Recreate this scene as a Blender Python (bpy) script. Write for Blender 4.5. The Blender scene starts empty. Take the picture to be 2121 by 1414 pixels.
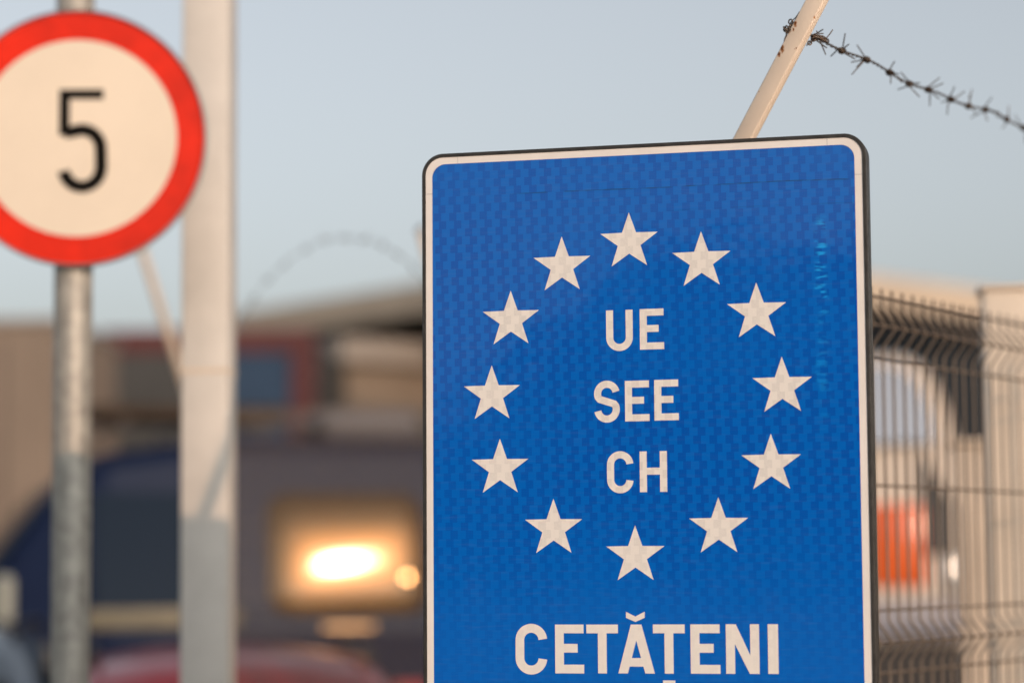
import bpy, bmesh, math, random
from mathutils import Vector, Matrix
from mathutils.geometry import tessellate_polygon

R = math.radians
SC = bpy.context.scene
COL = SC.collection

# ------------------------------------------------------------------ camera
EYE = 1.53
FPX = 85 / 36 * 2121
PITCH = math.atan(463 / FPX)
ROLL = 0.0085
f0 = Vector((0, math.cos(PITCH), math.sin(PITCH)))
r0 = Vector((1, 0, 0))
u0 = Vector((0, -math.sin(PITCH), math.cos(PITCH)))
cr = r0 * math.cos(ROLL) - u0 * math.sin(ROLL)
cu = u0 * math.cos(ROLL) + r0 * math.sin(ROLL)
cam_d = bpy.data.cameras.new('camera')
cam = bpy.data.objects.new('camera', cam_d)
COL.objects.link(cam)
M = Matrix((cr, cu, -f0)).transposed().to_4x4()
M.translation = Vector((0, 0, EYE))
cam.matrix_world = M
cam_d.lens = 85
cam_d.sensor_width = 36
cam_d.clip_start = 0.1
cam_d.clip_end = 6000
cam_d.dof.use_dof = True
cam_d.dof.focus_distance = 4.01
cam_d.dof.aperture_fstop = 1.5
SC.camera = cam

# ------------------------------------------------------------------ sky, sun, exposure
SUN_AZ, SUN_EL = 150.0, 12.5          # azimuth clockwise from +Y: behind the camera, to its right
world = bpy.data.worlds.new('World')
SC.world = world
world.use_nodes = True
wn, wl = world.node_tree.nodes, world.node_tree.links
wn.clear()
sky = wn.new('ShaderNodeTexSky')
sky.sky_type = 'NISHITA'
sky.sun_disc = False
sky.sun_elevation = R(SUN_EL)
sky.sun_rotation = R(SUN_AZ)
sky.altitude = 50
sky.air_density = 1.0
sky.dust_density = 3.0
sky.ozone_density = 2.0
bg = wn.new('ShaderNodeBackground')
bg.inputs['Strength'].default_value = 0.15
wo = wn.new('ShaderNodeOutputWorld')
hs = wn.new('ShaderNodeHueSaturation')
hs.inputs['Saturation'].default_value = 0.33
hs.inputs['Value'].default_value = 1.13
wl.new(sky.outputs[0], hs.inputs['Color'])
wl.new(hs.outputs[0], bg.inputs[0])
wl.new(bg.outputs[0], wo.inputs[0])

sdir = Vector((math.sin(R(SUN_AZ)) * math.cos(R(SUN_EL)), math.cos(R(SUN_AZ)) * math.cos(R(SUN_EL)), math.sin(R(SUN_EL))))
sun_d = bpy.data.lights.new('sun', 'SUN')
sun_d.energy = 1.9
sun_d.angle = R(0.6)
sun_d.color = (1.0, 0.62, 0.39)
sun = bpy.data.objects.new('sun', sun_d)
COL.objects.link(sun)
sun.rotation_euler = (-sdir).to_track_quat('-Z', 'Y').to_euler()
sun.location = sdir * 60

vs = SC.view_settings
vs.view_transform = 'Standard'
vs.look = 'None'
vs.exposure = 0.0
vs.gamma = 1.0
vs.use_curve_mapping = False
cy = SC.cycles
cy.use_denoising = True
cy.max_bounces = 6
cy.sample_clamp_indirect = 6
cy.caustics_reflective = False
cy.caustics_refractive = False

# ------------------------------------------------------------------ helpers
def ray(x, y):
    return f0 + cr * ((x - 1060.5) / FPX) + cu * ((707 - y) / FPX)

def at(x, y, Y):
    """world point seen at photo pixel (x, y) at depth Y metres"""
    d = ray(x, y)
    return d * (Y / d.y) + Vector((0, 0, EYE))

def thing(name, label, cat, loc=(0, 0, 0), rotz=0.0, group=None):
    o = bpy.data.objects.new(name, None)
    COL.objects.link(o)
    o.empty_display_size = 0.2
    o.location = loc
    o.rotation_euler = (0, 0, rotz)
    tag(o, label, cat, group)
    return o

def tag(o, label, cat, group=None):
    o['label'] = label
    o['category'] = cat
    if group:
        o['group'] = group
    return o

def obj(name, bm, mat, parent=None, smooth=None, recalc=True):
    if recalc:
        bmesh.ops.recalc_face_normals(bm, faces=bm.faces[:])
    me = bpy.data.meshes.new(name)
    bm.to_mesh(me)
    bm.free()
    if mat is not None:
        me.materials.append(mat)
    if smooth is not None:
        me.shade_smooth()
        if smooth < 180:
            me.set_sharp_from_angle(angle=R(smooth))
    o = bpy.data.objects.new(name, me)
    COL.objects.link(o)
    if parent is not None:
        o.parent = parent
    return o

def inst(o, parent=None, loc=None):
    c = o.copy()
    COL.objects.link(c)
    if parent is not None:
        c.parent = parent
    if loc is not None:
        c.location = loc
    return c

def struct(name, bm, mat):
    o = obj(name, bm, mat)
    o['kind'] = 'structure'
    return o

def BM():
    return bmesh.new()

def box(bm, c, s, bevel=0.0, rot=None, seg=1):
    r = bmesh.ops.create_cube(bm, size=1.0)
    vs_ = r['verts']
    for v in vs_:
        v.co = Vector((v.co.x * s[0], v.co.y * s[1], v.co.z * s[2]))
    if bevel > 0:
        es = list({e for v in vs_ for e in v.link_edges})
        g = bmesh.ops.bevel(bm, geom=es, offset=bevel, segments=seg, affect='EDGES', profile=0.5)
        vs_ = list({v for f in g['faces'] for v in f.verts} | {v for v in vs_ if v.is_valid})
    for v in vs_:
        if rot is not None:
            v.co = rot @ v.co
        v.co += Vector(c)
    return bm

def frame_from(dirv, up=Vector((0, 0, 1))):
    z = Vector(dirv).normalized()
    x = up.cross(z)
    if x.length < 1e-5:
        x = Vector((1, 0, 0)).cross(z)
    x.normalize()
    y = z.cross(x)
    return x, y, z

def tube(bm, pts, r, n=8, closed=False):
    pts = [Vector(p) for p in pts]
    rings = []
    m = len(pts)
    prev = None
    for i, p in enumerate(pts):
        if closed:
            t = pts[(i + 1) % m] - pts[i - 1]
        else:
            t = pts[min(i + 1, m - 1)] - pts[max(i - 1, 0)]
        t.normalize()
        if prev is None:
            x, y, _ = frame_from(t)
        else:
            x = prev - t * prev.dot(t)
            if x.length < 1e-6:
                x, y, _ = frame_from(t)
            x.normalize()
            y = t.cross(x)
        prev = x
        rr = r[i] if isinstance(r, (list, tuple)) else r
        rings.append([bm.verts.new(p + (x * math.cos(2 * math.pi * k / n) + y * math.sin(2 * math.pi * k / n)) * rr) for k in range(n)])
    for i in range(m if closed else m - 1):
        a, b = rings[i], rings[(i + 1) % m]
        for k in range(n):
            bm.faces.new((a[k], a[(k + 1) % n], b[(k + 1) % n], b[k]))
    if not closed:
        bm.faces.new(rings[0][::-1])
        bm.faces.new(rings[-1])
    return bm

def lathe(bm, prof, n=32, M4=None):
    """prof = [(radius, z)], turned round local Z"""
    rings = []
    for (r_, z) in prof:
        if r_ < 1e-6:
            rings.append([bm.verts.new((0, 0, z))])
        else:
            rings.append([bm.verts.new((r_ * math.cos(2 * math.pi * k / n), r_ * math.sin(2 * math.pi * k / n), z)) for k in range(n)])
    for a, b in zip(rings[:-1], rings[1:]):
        for k in range(n):
            k2 = (k + 1) % n
            if len(a) == 1 and len(b) == 1:
                continue
            if len(a) == 1:
                bm.faces.new((a[0], b[k], b[k2]))
            elif len(b) == 1:
                bm.faces.new((a[k], a[k2], b[0]))
            else:
                bm.faces.new((a[k], a[k2], b[k2], b[k]))
    if M4 is not None:
        for ring in rings:
            for v in ring:
                v.co = M4 @ v.co
    return bm

def rrect(x0, y0, x1, y1, r, n=8):
    pts = []
    for cx, cy_, a0 in ((x1 - r, y1 - r, 0), (x0 + r, y1 - r, 90), (x0 + r, y0 + r, 180), (x1 - r, y0 + r, 270)):
        for k in range(n + 1):
            a = R(a0 + 90 * k / n)
            pts.append((cx + r * math.cos(a), cy_ + r * math.sin(a)))
    return pts

def slab(bm, poly, z0, z1, holes=(), fn=None):
    """2-D polygon (with holes) extruded z0..z1; fn maps (x, y, z) to 3-D"""
    fn = fn or (lambda x, y, z: Vector((x, y, z)))
    loops = [list(poly)] + [list(h) for h in holes]
    flat = [p for l in loops for p in l]
    tris = tessellate_polygon([[Vector((p[0], p[1], 0)) for p in l] for l in loops])
    lo = [bm.verts.new(fn(p[0], p[1], z0)) for p in flat]
    hi = [bm.verts.new(fn(p[0], p[1], z1)) for p in flat]
    for t in tris:
        try:
            bm.faces.new([hi[i] for i in t])
            bm.faces.new([lo[i] for i in reversed(t)])
        except ValueError:
            pass
    k = 0
    for l in loops:
        n = len(l)
        for i in range(n):
            a, b = k + i, k + (i + 1) % n
            bm.faces.new((lo[a], lo[b], hi[b], hi[a]))
        k += n
    return bm

def ribbon(bm, path, t, z0, z1, fn=None):
    """a stroke of width t along a 2-D path, flat ends"""
    fn = fn or (lambda x, y, z: Vector((x, y, z)))
    P = [Vector((p[0], p[1])) for p in path]
    m = len(P)
    L, Rr = [], []
    for i in range(m):
        d = P[min(i + 1, m - 1)] - P[max(i - 1, 0)]
        d.normalize()
        nrm = Vector((-d.y, d.x))
        L.append(P[i] + nrm * t / 2)
        Rr.append(P[i] - nrm * t / 2)
    V = [[bm.verts.new(fn(q.x, q.y, z)) for q in S] for S in (L, Rr) for z in (z0, z1)]
    l0, l1, r0_, r1 = V
    for i in range(m - 1):
        bm.faces.new((l1[i], l1[i + 1], r1[i + 1], r1[i]))
        bm.faces.new((l0[i], r0_[i], r0_[i + 1], l0[i + 1]))
        bm.faces.new((l0[i], l0[i + 1], l1[i + 1], l1[i]))
        bm.faces.new((r0_[i], r1[i], r1[i + 1], r0_[i + 1]))
    bm.faces.new((l0[0], l1[0], r1[0], r0_[0]))
    bm.faces.new((l0[-1], r0_[-1], r1[-1], l1[-1]))
    return bm

def arc(cx, cy_, rx, ry, a0, a1, n=14):
    return [(cx + rx * math.cos(R(a0 + (a1 - a0) * k / n)), cy_ + ry * math.sin(R(a0 + (a1 - a0) * k / n))) for k in range(n + 1)]

# ------------------------------------------------------------------ materials
def mat(name, col, rough=0.5, metal=0.0, var=0.0, vscale=8.0, bump=0.0, bscale=60.0, coat=0.0, coat_r=0.1, spec=0.5, rvar=0.0, col2=None):
    m = bpy.data.materials.new(name)
    m.use_nodes = True
    nt = m.node_tree
    N, L = nt.nodes, nt.links
    b = N['Principled BSDF']
    b.inputs['Base Color'].default_value = (*col, 1)
    b.inputs['Roughness'].default_value = rough
    b.inputs['Metallic'].default_value = metal
    b.inputs['Coat Weight'].default_value = coat
    b.inputs['Coat Roughness'].default_value = coat_r
    b.inputs['Specular IOR Level'].default_value = spec
    tc = N.new('ShaderNodeTexCoord')
    if var > 0 or rvar > 0 or col2:
        nz = N.new('ShaderNodeTexNoise')
        nz.inputs['Scale'].default_value = vscale
        nz.inputs['Detail'].default_value = 6
        nz.inputs['Roughness'].default_value = 0.65
        L.new(tc.outputs['Object'], nz.inputs['Vector'])
        if var > 0 or col2:
            rp = N.new('ShaderNodeMix')
            rp.data_type = 'RGBA'
            c2 = col2 or tuple(max(0, c * (1 - var)) for c in col)
            rp.inputs['A'].default_value = (*[min(1, c * (1 + var * 0.5)) for c in col], 1)
            rp.inputs['B'].default_value = (*c2, 1)
            mr = N.new('ShaderNodeMapRange')
            mr.inputs['From Min'].default_value = 0.35
            mr.inputs['From Max'].default_value = 0.68
            L.new(nz.outputs['Fac'], mr.inputs['Value'])
            L.new(mr.outputs[0], rp.inputs['Factor'])
            L.new(rp.outputs['Result'], b.inputs['Base Color'])
        if rvar > 0:
            mr2 = N.new('ShaderNodeMapRange')
            mr2.inputs['To Min'].default_value = max(0, rough - rvar)
            mr2.inputs['To Max'].default_value = min(1, rough + rvar)
            L.new(nz.outputs['Fac'], mr2.inputs['Value'])
            L.new(mr2.outputs[0], b.inputs['Roughness'])
    if bump > 0:
        n2 = N.new('ShaderNodeTexNoise')
        n2.inputs['Scale'].default_value = bscale
        n2.inputs['Detail'].default_value = 4
        L.new(tc.outputs['Object'], n2.inputs['Vector'])
        bp = N.new('ShaderNodeBump')
        bp.inputs['Strength'].default_value = bump
        bp.inputs['Distance'].default_value = 0.01
        L.new(n2.outputs['Fac'], bp.inputs['Height'])
        L.new(bp.outputs[0], b.inputs['Normal'])
    return m

class G:
    """tiny node-graph helper for scalar maths"""
    def __init__(self, m):
        self.N, self.L = m.node_tree.nodes, m.node_tree.links
    def put(self, sock, v):
        if isinstance(v, (int, float)):
            sock.default_value = v
        elif isinstance(v, tuple):
            sock.default_value = v
        else:
            self.L.new(v, sock)
    def m(self, op, a, b=0.0, c=0.0, clamp=False):
        n = self.N.new('ShaderNodeMath')
        n.operation = op
        n.use_clamp = clamp
        self.put(n.inputs[0], a)
        self.put(n.inputs[1], b)
        self.put(n.inputs[2], c)
        return n.outputs[0]
    def step(self, v, lo, hi):
        n = self.N.new('ShaderNodeMapRange')
        n.interpolation_type = 'SMOOTHSTEP'
        self.put(n.inputs['Value'], v)
        n.inputs['From Min'].default_value = lo
        n.inputs['From Max'].default_value = hi
        return n.outputs[0]
    def mix(self, fac, a, b):
        n = self.N.new('ShaderNodeMix')
        n.data_type = 'RGBA'
        self.put(n.inputs['Factor'], fac)
        self.put(n.inputs['A'], a)
        self.put(n.inputs['B'], b)
        return n.outputs['Result']
    def noise(self, vec, scale, detail=3.0, rough=0.55):
        n = self.N.new('ShaderNodeTexNoise')
        if vec is not None:
            self.L.new(vec, n.inputs['Vector'])
        n.inputs['Scale'].default_value = scale
        n.inputs['Detail'].default_value = detail
        n.inputs['Roughness'].default_value = rough
        return n.outputs['Fac']
    def scalevec(self, vec, s):
        n = self.N.new('ShaderNodeVectorMath')
        n.operation = 'MULTIPLY'
        self.L.new(vec, n.inputs[0])
        n.inputs[1].default_value = s
        return n.outputs[0]

def sheeting(name, light, dark, depth, face=False, rough=0.22, coat=0.35):
    """prismatic road-sign film: staggered tiles of fine hexagon cells"""
    m = bpy.data.materials.new(name)
    m.use_nodes = True
    g = G(m)
    b = g.N['Principled BSDF']
    tc = g.N.new('ShaderNodeTexCoord')
    sp = g.N.new('ShaderNodeSeparateXYZ')
    g.L.new(tc.outputs['Object'], sp.inputs[0])
    u, v = sp.outputs[0], sp.outputs[1]
    TW, TH = 0.0266, 0.0137
    row = g.m('FLOOR', g.m('DIVIDE', v, TH))
    odd = g.m('MODULO', g.m('ABSOLUTE', row), 2.0)
    # columns lean a little, every second row steps aside
    uu = g.m('ADD', g.m('DIVIDE', u, TW), g.m('ADD', g.m('MULTIPLY', odd, 0.30), g.m('MULTIPLY', row, 0.018)))
    fr = g.m('FRACT', g.m('ADD', uu, 40.0))
    tile = g.m('SUBTRACT', g.step(fr, 0.02, 0.05), g.step(fr, 0.50, 0.53))
    vor = g.N.new('ShaderNodeTexVoronoi')
    vor.feature = 'DISTANCE_TO_EDGE'
    vor.inputs['Scale'].default_value = 360.0
    vor.inputs['Randomness'].default_value = 0.35
    g.L.new(tc.outputs['Object'], vor.inputs['Vector'])
    cell = g.m('SUBTRACT', 1.0, g.step(vor.outputs['Distance'], 0.03, 0.16))
    big = g.noise(tc.outputs['Object'], 3.2, 3)
    # the tiles fade in and out over the plate
    vis = g.m('MULTIPLY', g.step(big, 0.28, 0.62), 0.45)
    vis = g.m('MULTIPLY', g.m('ADD', vis, 0.55), g.m('ADD', 0.30, g.m('MULTIPLY', g.step(g.m('ADD', v, g.m('MULTIPLY', big, 0.25)), -0.36, -0.02), 0.70)))
    tm = g.m('MULTIPLY', tile, vis)
    tm = g.m('MULTIPLY', tm, g.m('ADD', 0.72, g.m('MULTIPLY', cell, 0.28)))
    tm = g.m('ADD', g.m('MULTIPLY', tm, depth * 0.8), g.m('MULTIPLY', cell, depth * 0.16))
    col = g.mix(tm, (*light, 1), (*dark, 1))
    if face:
        n1 = g.noise(g.scalevec(tc.outputs['Object'], (1.0, 9.0, 1.0)), 22.0, 4)
        # creases in the film: two thin lines across the top
        wob = g.m('MULTIPLY', g.m('SUBTRACT', g.noise(tc.outputs['Object'], 5.0, 2), 0.5), 0.006)
        for (y0, th, k, x0, x1) in ((0.3285, 0.0009, 0.75, -0.20, 0.345), (0.2895, 0.0006, 0.35, 0.06, 0.345), (-0.012, 0.0005, 0.25, -0.37, -0.24)):
            d = g.m('ABSOLUTE', g.m('SUBTRACT', g.m('ADD', v, wob), y0))
            ln = g.m('SUBTRACT', 1.0, g.step(d, th * 0.5, th * 1.5))
            rng = g.m('MULTIPLY', g.step(u, x0 - 0.05, x0 + 0.03), g.m('SUBTRACT', 1.0, g.step(u, x1 - 0.01, x1 + 0.02)))
            ln = g.m('MULTIPLY', g.m('MULTIPLY', ln, rng), g.m('MULTIPLY', g.step(g.noise(tc.outputs['Object'], 30.0, 2), 0.36, 0.58), k))
            col = g.mix(ln, col, (0.002, 0.045, 0.13, 1))
        # scuffed streak of pale cyan dashes down the right side
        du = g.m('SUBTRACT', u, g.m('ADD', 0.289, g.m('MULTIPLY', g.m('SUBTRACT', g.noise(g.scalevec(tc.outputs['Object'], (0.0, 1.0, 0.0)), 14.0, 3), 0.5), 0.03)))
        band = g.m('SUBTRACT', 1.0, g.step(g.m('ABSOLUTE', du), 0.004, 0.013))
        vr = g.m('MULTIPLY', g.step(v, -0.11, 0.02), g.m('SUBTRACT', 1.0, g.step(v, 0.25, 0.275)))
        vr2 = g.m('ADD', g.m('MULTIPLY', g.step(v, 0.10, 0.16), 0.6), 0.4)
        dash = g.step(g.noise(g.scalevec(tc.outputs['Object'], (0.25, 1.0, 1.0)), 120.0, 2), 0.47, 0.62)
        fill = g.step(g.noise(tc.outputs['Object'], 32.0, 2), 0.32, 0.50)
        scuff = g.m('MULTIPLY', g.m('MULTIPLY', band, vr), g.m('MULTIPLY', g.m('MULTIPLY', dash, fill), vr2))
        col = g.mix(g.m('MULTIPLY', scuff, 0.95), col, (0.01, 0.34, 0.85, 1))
        # fine random scratches and dust
        sc = g.step(g.noise(g.scalevec(tc.outputs['Object'], (3.0, 60.0, 1.0)), 6.0, 3), 0.70, 0.76)
        col = g.mix(g.m('MULTIPLY', sc, 0.10), col, (0.05, 0.28, 0.62, 1))
        dust = g.step(n1, 0.45, 0.8)
        col = g.mix(g.m('MULTIPLY', dust, 0.04), col, (0.25, 0.25, 0.22, 1))
    else:
        dust = g.step(g.noise(tc.outputs['Object'], 18.0, 5), 0.5, 0.8)
        col = g.mix(g.m('MULTIPLY', dust, 0.12), col, tuple([c * 0.72 for c in light] + [1]))
    g.L.new(col, b.inputs['Base Color'])
    b.inputs['Roughness'].default_value = rough
    b.inputs['Specular IOR Level'].default_value = 0.12
    b.inputs['Coat Weight'].default_value = coat
    b.inputs['Coat Roughness'].default_value = 0.06
    # the film is not quite flat: slow waves bend what it mirrors
    h = g.noise(tc.outputs['Object'], 7.0, 3)
    bp = g.N.new('ShaderNodeBump')
    bp.inputs['Strength'].default_value = 0.18
    bp.inputs['Distance'].default_value = 0.004
    g.L.new(h, bp.inputs['Height'])
    g.L.new(bp.outputs[0], b.inputs['Coat Normal'])
    return m

MT = {}
MT['blue_film'] = sheeting('blue_film', (0.0003, 0.130, 0.56), (0.0015, 0.066, 0.40), 0.9, face=True, coat=0.72)
MT['white_film'] = sheeting('white_film', (0.80, 0.785, 0.75), (0.56, 0.56, 0.55), 0.5)
MT['border_film'] = mat('border_film', (0.82, 0.795, 0.765), 0.3, var=0.06, vscale=10, coat=0.3)
MT['rubber'] = mat('rubber', (0.035, 0.033, 0.030), 0.38, var=0.4, vscale=40, bump=0.15, bscale=150)
MT['alu'] = mat('aluminium', (0.55, 0.53, 0.50), 0.28, metal=1.0, var=0.25, vscale=30, bump=0.1, bscale=200)
MT['plate_back'] = mat('plate_back', (0.42, 0.43, 0.44), 0.45, metal=0.6, var=0.2)
MT['galv'] = mat('galvanised_steel', (0.37, 0.36, 0.325), 0.5, metal=0.2, var=0.35, vscale=25, bump=0.1, bscale=120)
MT['cream_paint'] = mat('cream_paint', (0.68, 0.58, 0.47), 0.42, var=0.08, vscale=9, bump=0.05, bscale=90)
MT['white_paint'] = mat('white_paint', (0.645, 0.625, 0.585), 0.5, var=0.09, vscale=7, bump=0.05, bscale=70)
MT['fence_wire'] = mat('fence_wire', (0.175, 0.140, 0.110), 0.5, metal=0.15, var=0.2, vscale=30)
MT['barb'] = mat('barbed_steel', (0.115, 0.105, 0.092), 0.55, metal=0.55, var=0.5, vscale=90, col2=(0.10, 0.055, 0.03))
MT['sign_red'] = mat('sign_red', (0.72, 0.020, 0.002), 0.45, var=0.22, vscale=8, coat=0.08, spec=0.2)
MT['sign_white'] = mat('sign_white', (0.78, 0.69, 0.56), 0.4, var=0.07, vscale=2.5, coat=0.1)
MT['sign_black'] = mat('sign_black', (0.006, 0.005, 0.004), 0.7, var=0.3, spec=0.1)
MT['asphalt'] = mat('asphalt', (0.055, 0.053, 0.050), 0.85, var=0.35, vscale=3, bump=0.5, bscale=150)
MT['paving'] = mat('paving', (0.26, 0.245, 0.225), 0.8, var=0.2, vscale=4, bump=0.4, bscale=80)
MT['kerb'] = mat('kerb_concrete', (0.34, 0.33, 0.31), 0.8, var=0.2, vscale=6, bump=0.3)
MT['earth'] = mat('dry_grass_earth', (0.12, 0.11, 0.055), 0.95, var=0.4, vscale=0.2, col2=(0.08, 0.09, 0.03), bump=0.6, bscale=3)
MT['wood'] = mat('far_woodland', (0.035, 0.045, 0.018), 0.95, var=0.5, vscale=0.15, bump=1.0, bscale=0.5)
MT['line'] = mat('road_paint', (0.72, 0.71, 0.68), 0.7, var=0.25, vscale=12)
MT['fascia'] = mat('fascia_panel', (0.62, 0.52, 0.40), 0.55, var=0.1, vscale=1.5)
MT['soffit'] = mat('soffit_metal', (0.10, 0.105, 0.10), 0.6, var=0.2, vscale=2)
MT['render'] = mat('wall_render', (0.25, 0.205, 0.16), 0.85, var=0.15, vscale=1.2, bump=0.3, bscale=12)
MT['cornice'] = mat('cornice_sheet', (0.36, 0.33, 0.295), 0.6, var=0.12, vscale=2)
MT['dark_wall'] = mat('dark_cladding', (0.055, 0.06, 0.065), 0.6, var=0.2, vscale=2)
MT['glass'] = mat('dark_glass', (0.012, 0.016, 0.022), 0.06, spec=0.6)
MT['cab_glass'] = mat('tinted_cab_glass', (0.006, 0.016, 0.036), 0.08, spec=0.05)
MT['gate_paint'] = mat('gate_post_paint', (0.76, 0.67, 0.555), 0.5, var=0.1, vscale=5)
MT['pale_mirror'] = mat('pale_mirror_shell', (0.36, 0.40, 0.36), 0.4, var=0.2, vscale=10)
MT['tyre'] = mat('tyre', (0.02, 0.02, 0.02), 0.85, var=0.3, vscale=20)
MT['rim'] = mat('wheel_rim', (0.5, 0.5, 0.5), 0.3, metal=1.0, var=0.1)
MT['plastic'] = mat('black_plastic', (0.022, 0.022, 0.024), 0.5, var=0.2, vscale=12)
MT['plate'] = mat('number_plate', (0.75, 0.75, 0.72), 0.4, var=0.05)
MT['lamp_clear'] = mat('lamp_clear', (0.62, 0.63, 0.62), 0.15, metal=0.3, var=0.1, coat=0.6)
MT['lamp_red'] = mat('lamp_red', (0.45, 0.01, 0.008), 0.2, var=0.1, coat=0.6)
MT['lamp_orange'] = mat('lamp_orange', (0.86, 0.155, 0.03), 0.3, var=0.12, vscale=10, coat=0.4)
MT['van_blue'] = mat('paint_dark_blue', (0.005, 0.013, 0.046), 0.6, coat=0.14, coat_r=0.03, spec=0.05, var=0.1)
MT['van_grey'] = mat('paint_grey', (0.095, 0.098, 0.105), 0.6, coat=0.3, coat_r=0.03, spec=0.2, var=0.1)
MT['car_red'] = mat('paint_red', (0.36, 0.014, 0.022), 0.4, coat=0.55, coat_r=0.06, var=0.08)
MT['car_bluegrey'] = mat('paint_blue_grey', (0.17, 0.22, 0.27), 0.3, metal=0.5, coat=0.9, coat_r=0.06, var=0.08)
MT['bus_white'] = mat('paint_cream_white', (0.74, 0.68, 0.60), 0.35, coat=0.6, coat_r=0.08, var=0.06)
MT['bumper_grey'] = mat('bumper_blue_grey', (0.24, 0.265, 0.33), 0.4, var=0.15)
MT['lorry_red'] = mat('lorry_red_frame', (0.25, 0.062, 0.05), 0.5, var=0.15)
MT['lorry_blue'] = mat('lorry_blue_door', (0.06, 0.11, 0.19), 0.5, var=0.15, vscale=2)
MT['lorry_grey'] = mat('lorry_grey_door', (0.15, 0.125, 0.105), 0.55, var=0.15, vscale=2)
MT['tarp'] = mat('taupe_tarpaulin', (0.27, 0.22, 0.175), 0.7, var=0.12, vscale=1.2, bump=0.4, bscale=4)
MT['pale_strip'] = mat('pale_olive_strip', (0.16, 0.15, 0.10), 0.5, var=0.3, vscale=4)
MT['plank'] = mat('dark_planks', (0.045, 0.028, 0.016), 0.8, var=0.4, vscale=12)
MT['vent'] = mat('pale_grey_vent', (0.13, 0.135, 0.155), 0.6, var=0.1)
MT['brass'] = mat('tarnished_brass', (0.80, 0.50, 0.24), 0.14, metal=1.0, var=0.05)
MT['brushed'] = mat('shoulder_reflection_metal', (0.40, 0.27, 0.15), 0.40, metal=1.0, var=0.1)
MT['chrome'] = mat('chrome', (0.85, 0.84, 0.82), 0.12, metal=1.0, var=0.03)

def sun_glass():
    """bronze solar-control film on a van window: mirrors the low sun, a dirty film spreads it"""
    m = bpy.data.materials.new('bronze_film_glass')
    m.use_nodes = True
    g = G(m)
    b = g.N['Principled BSDF']
    tc = g.N.new('ShaderNodeTexCoord')
    b.inputs['Base Color'].default_value = (0.020, 0.012, 0.006, 1)
    b.inputs['Specular IOR Level'].default_value = 0.5
    b.inputs['Specular Tint'].default_value = (1.0, 0.62, 0.09, 1)
    b.inputs['Coat Tint'].default_value = (1.0, 0.72, 0.40, 1)
    nz = g.noise(tc.outputs['Object'], 5.0, 4)
    n = g.N.new('ShaderNodeMapRange')
    g.L.new(nz, n.inputs['Value'])
    n.inputs['To Min'].default_value = 0.19
    n.inputs['To Max'].default_value = 0.27
    g.L.new(n.outputs[0], b.inputs['Roughness'])
    b.inputs['Coat Weight'].default_value = 0.75
    b.inputs['Coat Roughness'].default_value = 0.085
    b.inputs['Coat IOR'].default_value = 1.4
    return m
MT['sun_glass'] = sun_glass()

def rusty(base, spots):
    """cream paint with rust spots round given points (x, y, z, radius)"""
    m = mat('rusty_cream_paint', base, 0.5, var=0.07, vscale=9, spec=0.25)
    g = G(m)
    b = g.N['Principled BSDF']
    src = b.inputs['Base Color'].links[0].from_socket
    geo = g.N.new('ShaderNodeNewGeometry')
    wob = g.noise(geo.outputs['Position'], 260.0, 4, 0.7)
    col = src
    for (p, rad) in spots:
        d = g.N.new('ShaderNodeVectorMath')
        d.operation = 'SUBTRACT'
        g.L.new(geo.outputs['Position'], d.inputs[0])
        d.inputs[1].default_value = p
        s = g.scalevec(d.outputs[0], (1.0, 1.0, 0.55))
        ln = g.N.new('ShaderNodeVectorMath')
        ln.operation = 'LENGTH'
        g.L.new(s, ln.inputs[0])
        v = g.m('ADD', ln.outputs['Value'], g.m('MULTIPLY', g.m('SUBTRACT', wob, 0.5), rad * 2.6))
        col = g.mix(g.m('SUBTRACT', 1.0, g.step(v, rad * 0.7, rad * 1.5)), col, (0.42, 0.17, 0.05, 1))
        col = g.mix(g.m('SUBTRACT', 1.0, g.step(v, rad * 0.35, rad * 0.7)), col, (0.075, 0.016, 0.006, 1))
    g.L.new(col, b.inputs['Base Color'])
    return m

# ------------------------------------------------------------------ ground
ROAD = -0.15
bm = BM()
S = 3000
v = [bm.verts.new(p) for p in ((-S, -S, ROAD - 0.012), (S, -S, ROAD - 0.012), (S, S, ROAD - 0.012), (-S, S, ROAD - 0.012))]
bm.faces.new(v)
struct('ground', bm, MT['earth'])
bm = BM()
v = [bm.verts.new(p) for p in ((-45, 8.65, ROAD), (45, 8.65, ROAD), (45, 75, ROAD), (-45, 75, ROAD))]
bm.faces.new(v)
struct('road', bm, MT['asphalt'])
bm = BM()
for x in (-8.2, -4.35, 4.4, 8.0):
    for k in range(8):
        y = 12 + 6.0 * k
        q = [bm.verts.new(p) for p in ((x - 0.07, y, ROAD + 0.004), (x + 0.07, y, ROAD + 0.004), (x + 0.07, y + 3, ROAD + 0.004), (x - 0.07, y + 3, ROAD + 0.004))]
        bm.faces.new(q)
struct('lane_markings', bm, MT['line'])
bm = BM()
box(bm, (0, 2.0, -0.1), (60, 13.0, 0.2))
struct('pavement', bm, MT['paving'])
bm = BM()
for k in range(-15, 15):
    box(bm, (k * 1.0 + 0.5, 8.575, -0.075), (0.992, 0.14, 0.18), 0.015)
struct('kerb', bm, MT['kerb'])

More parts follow.
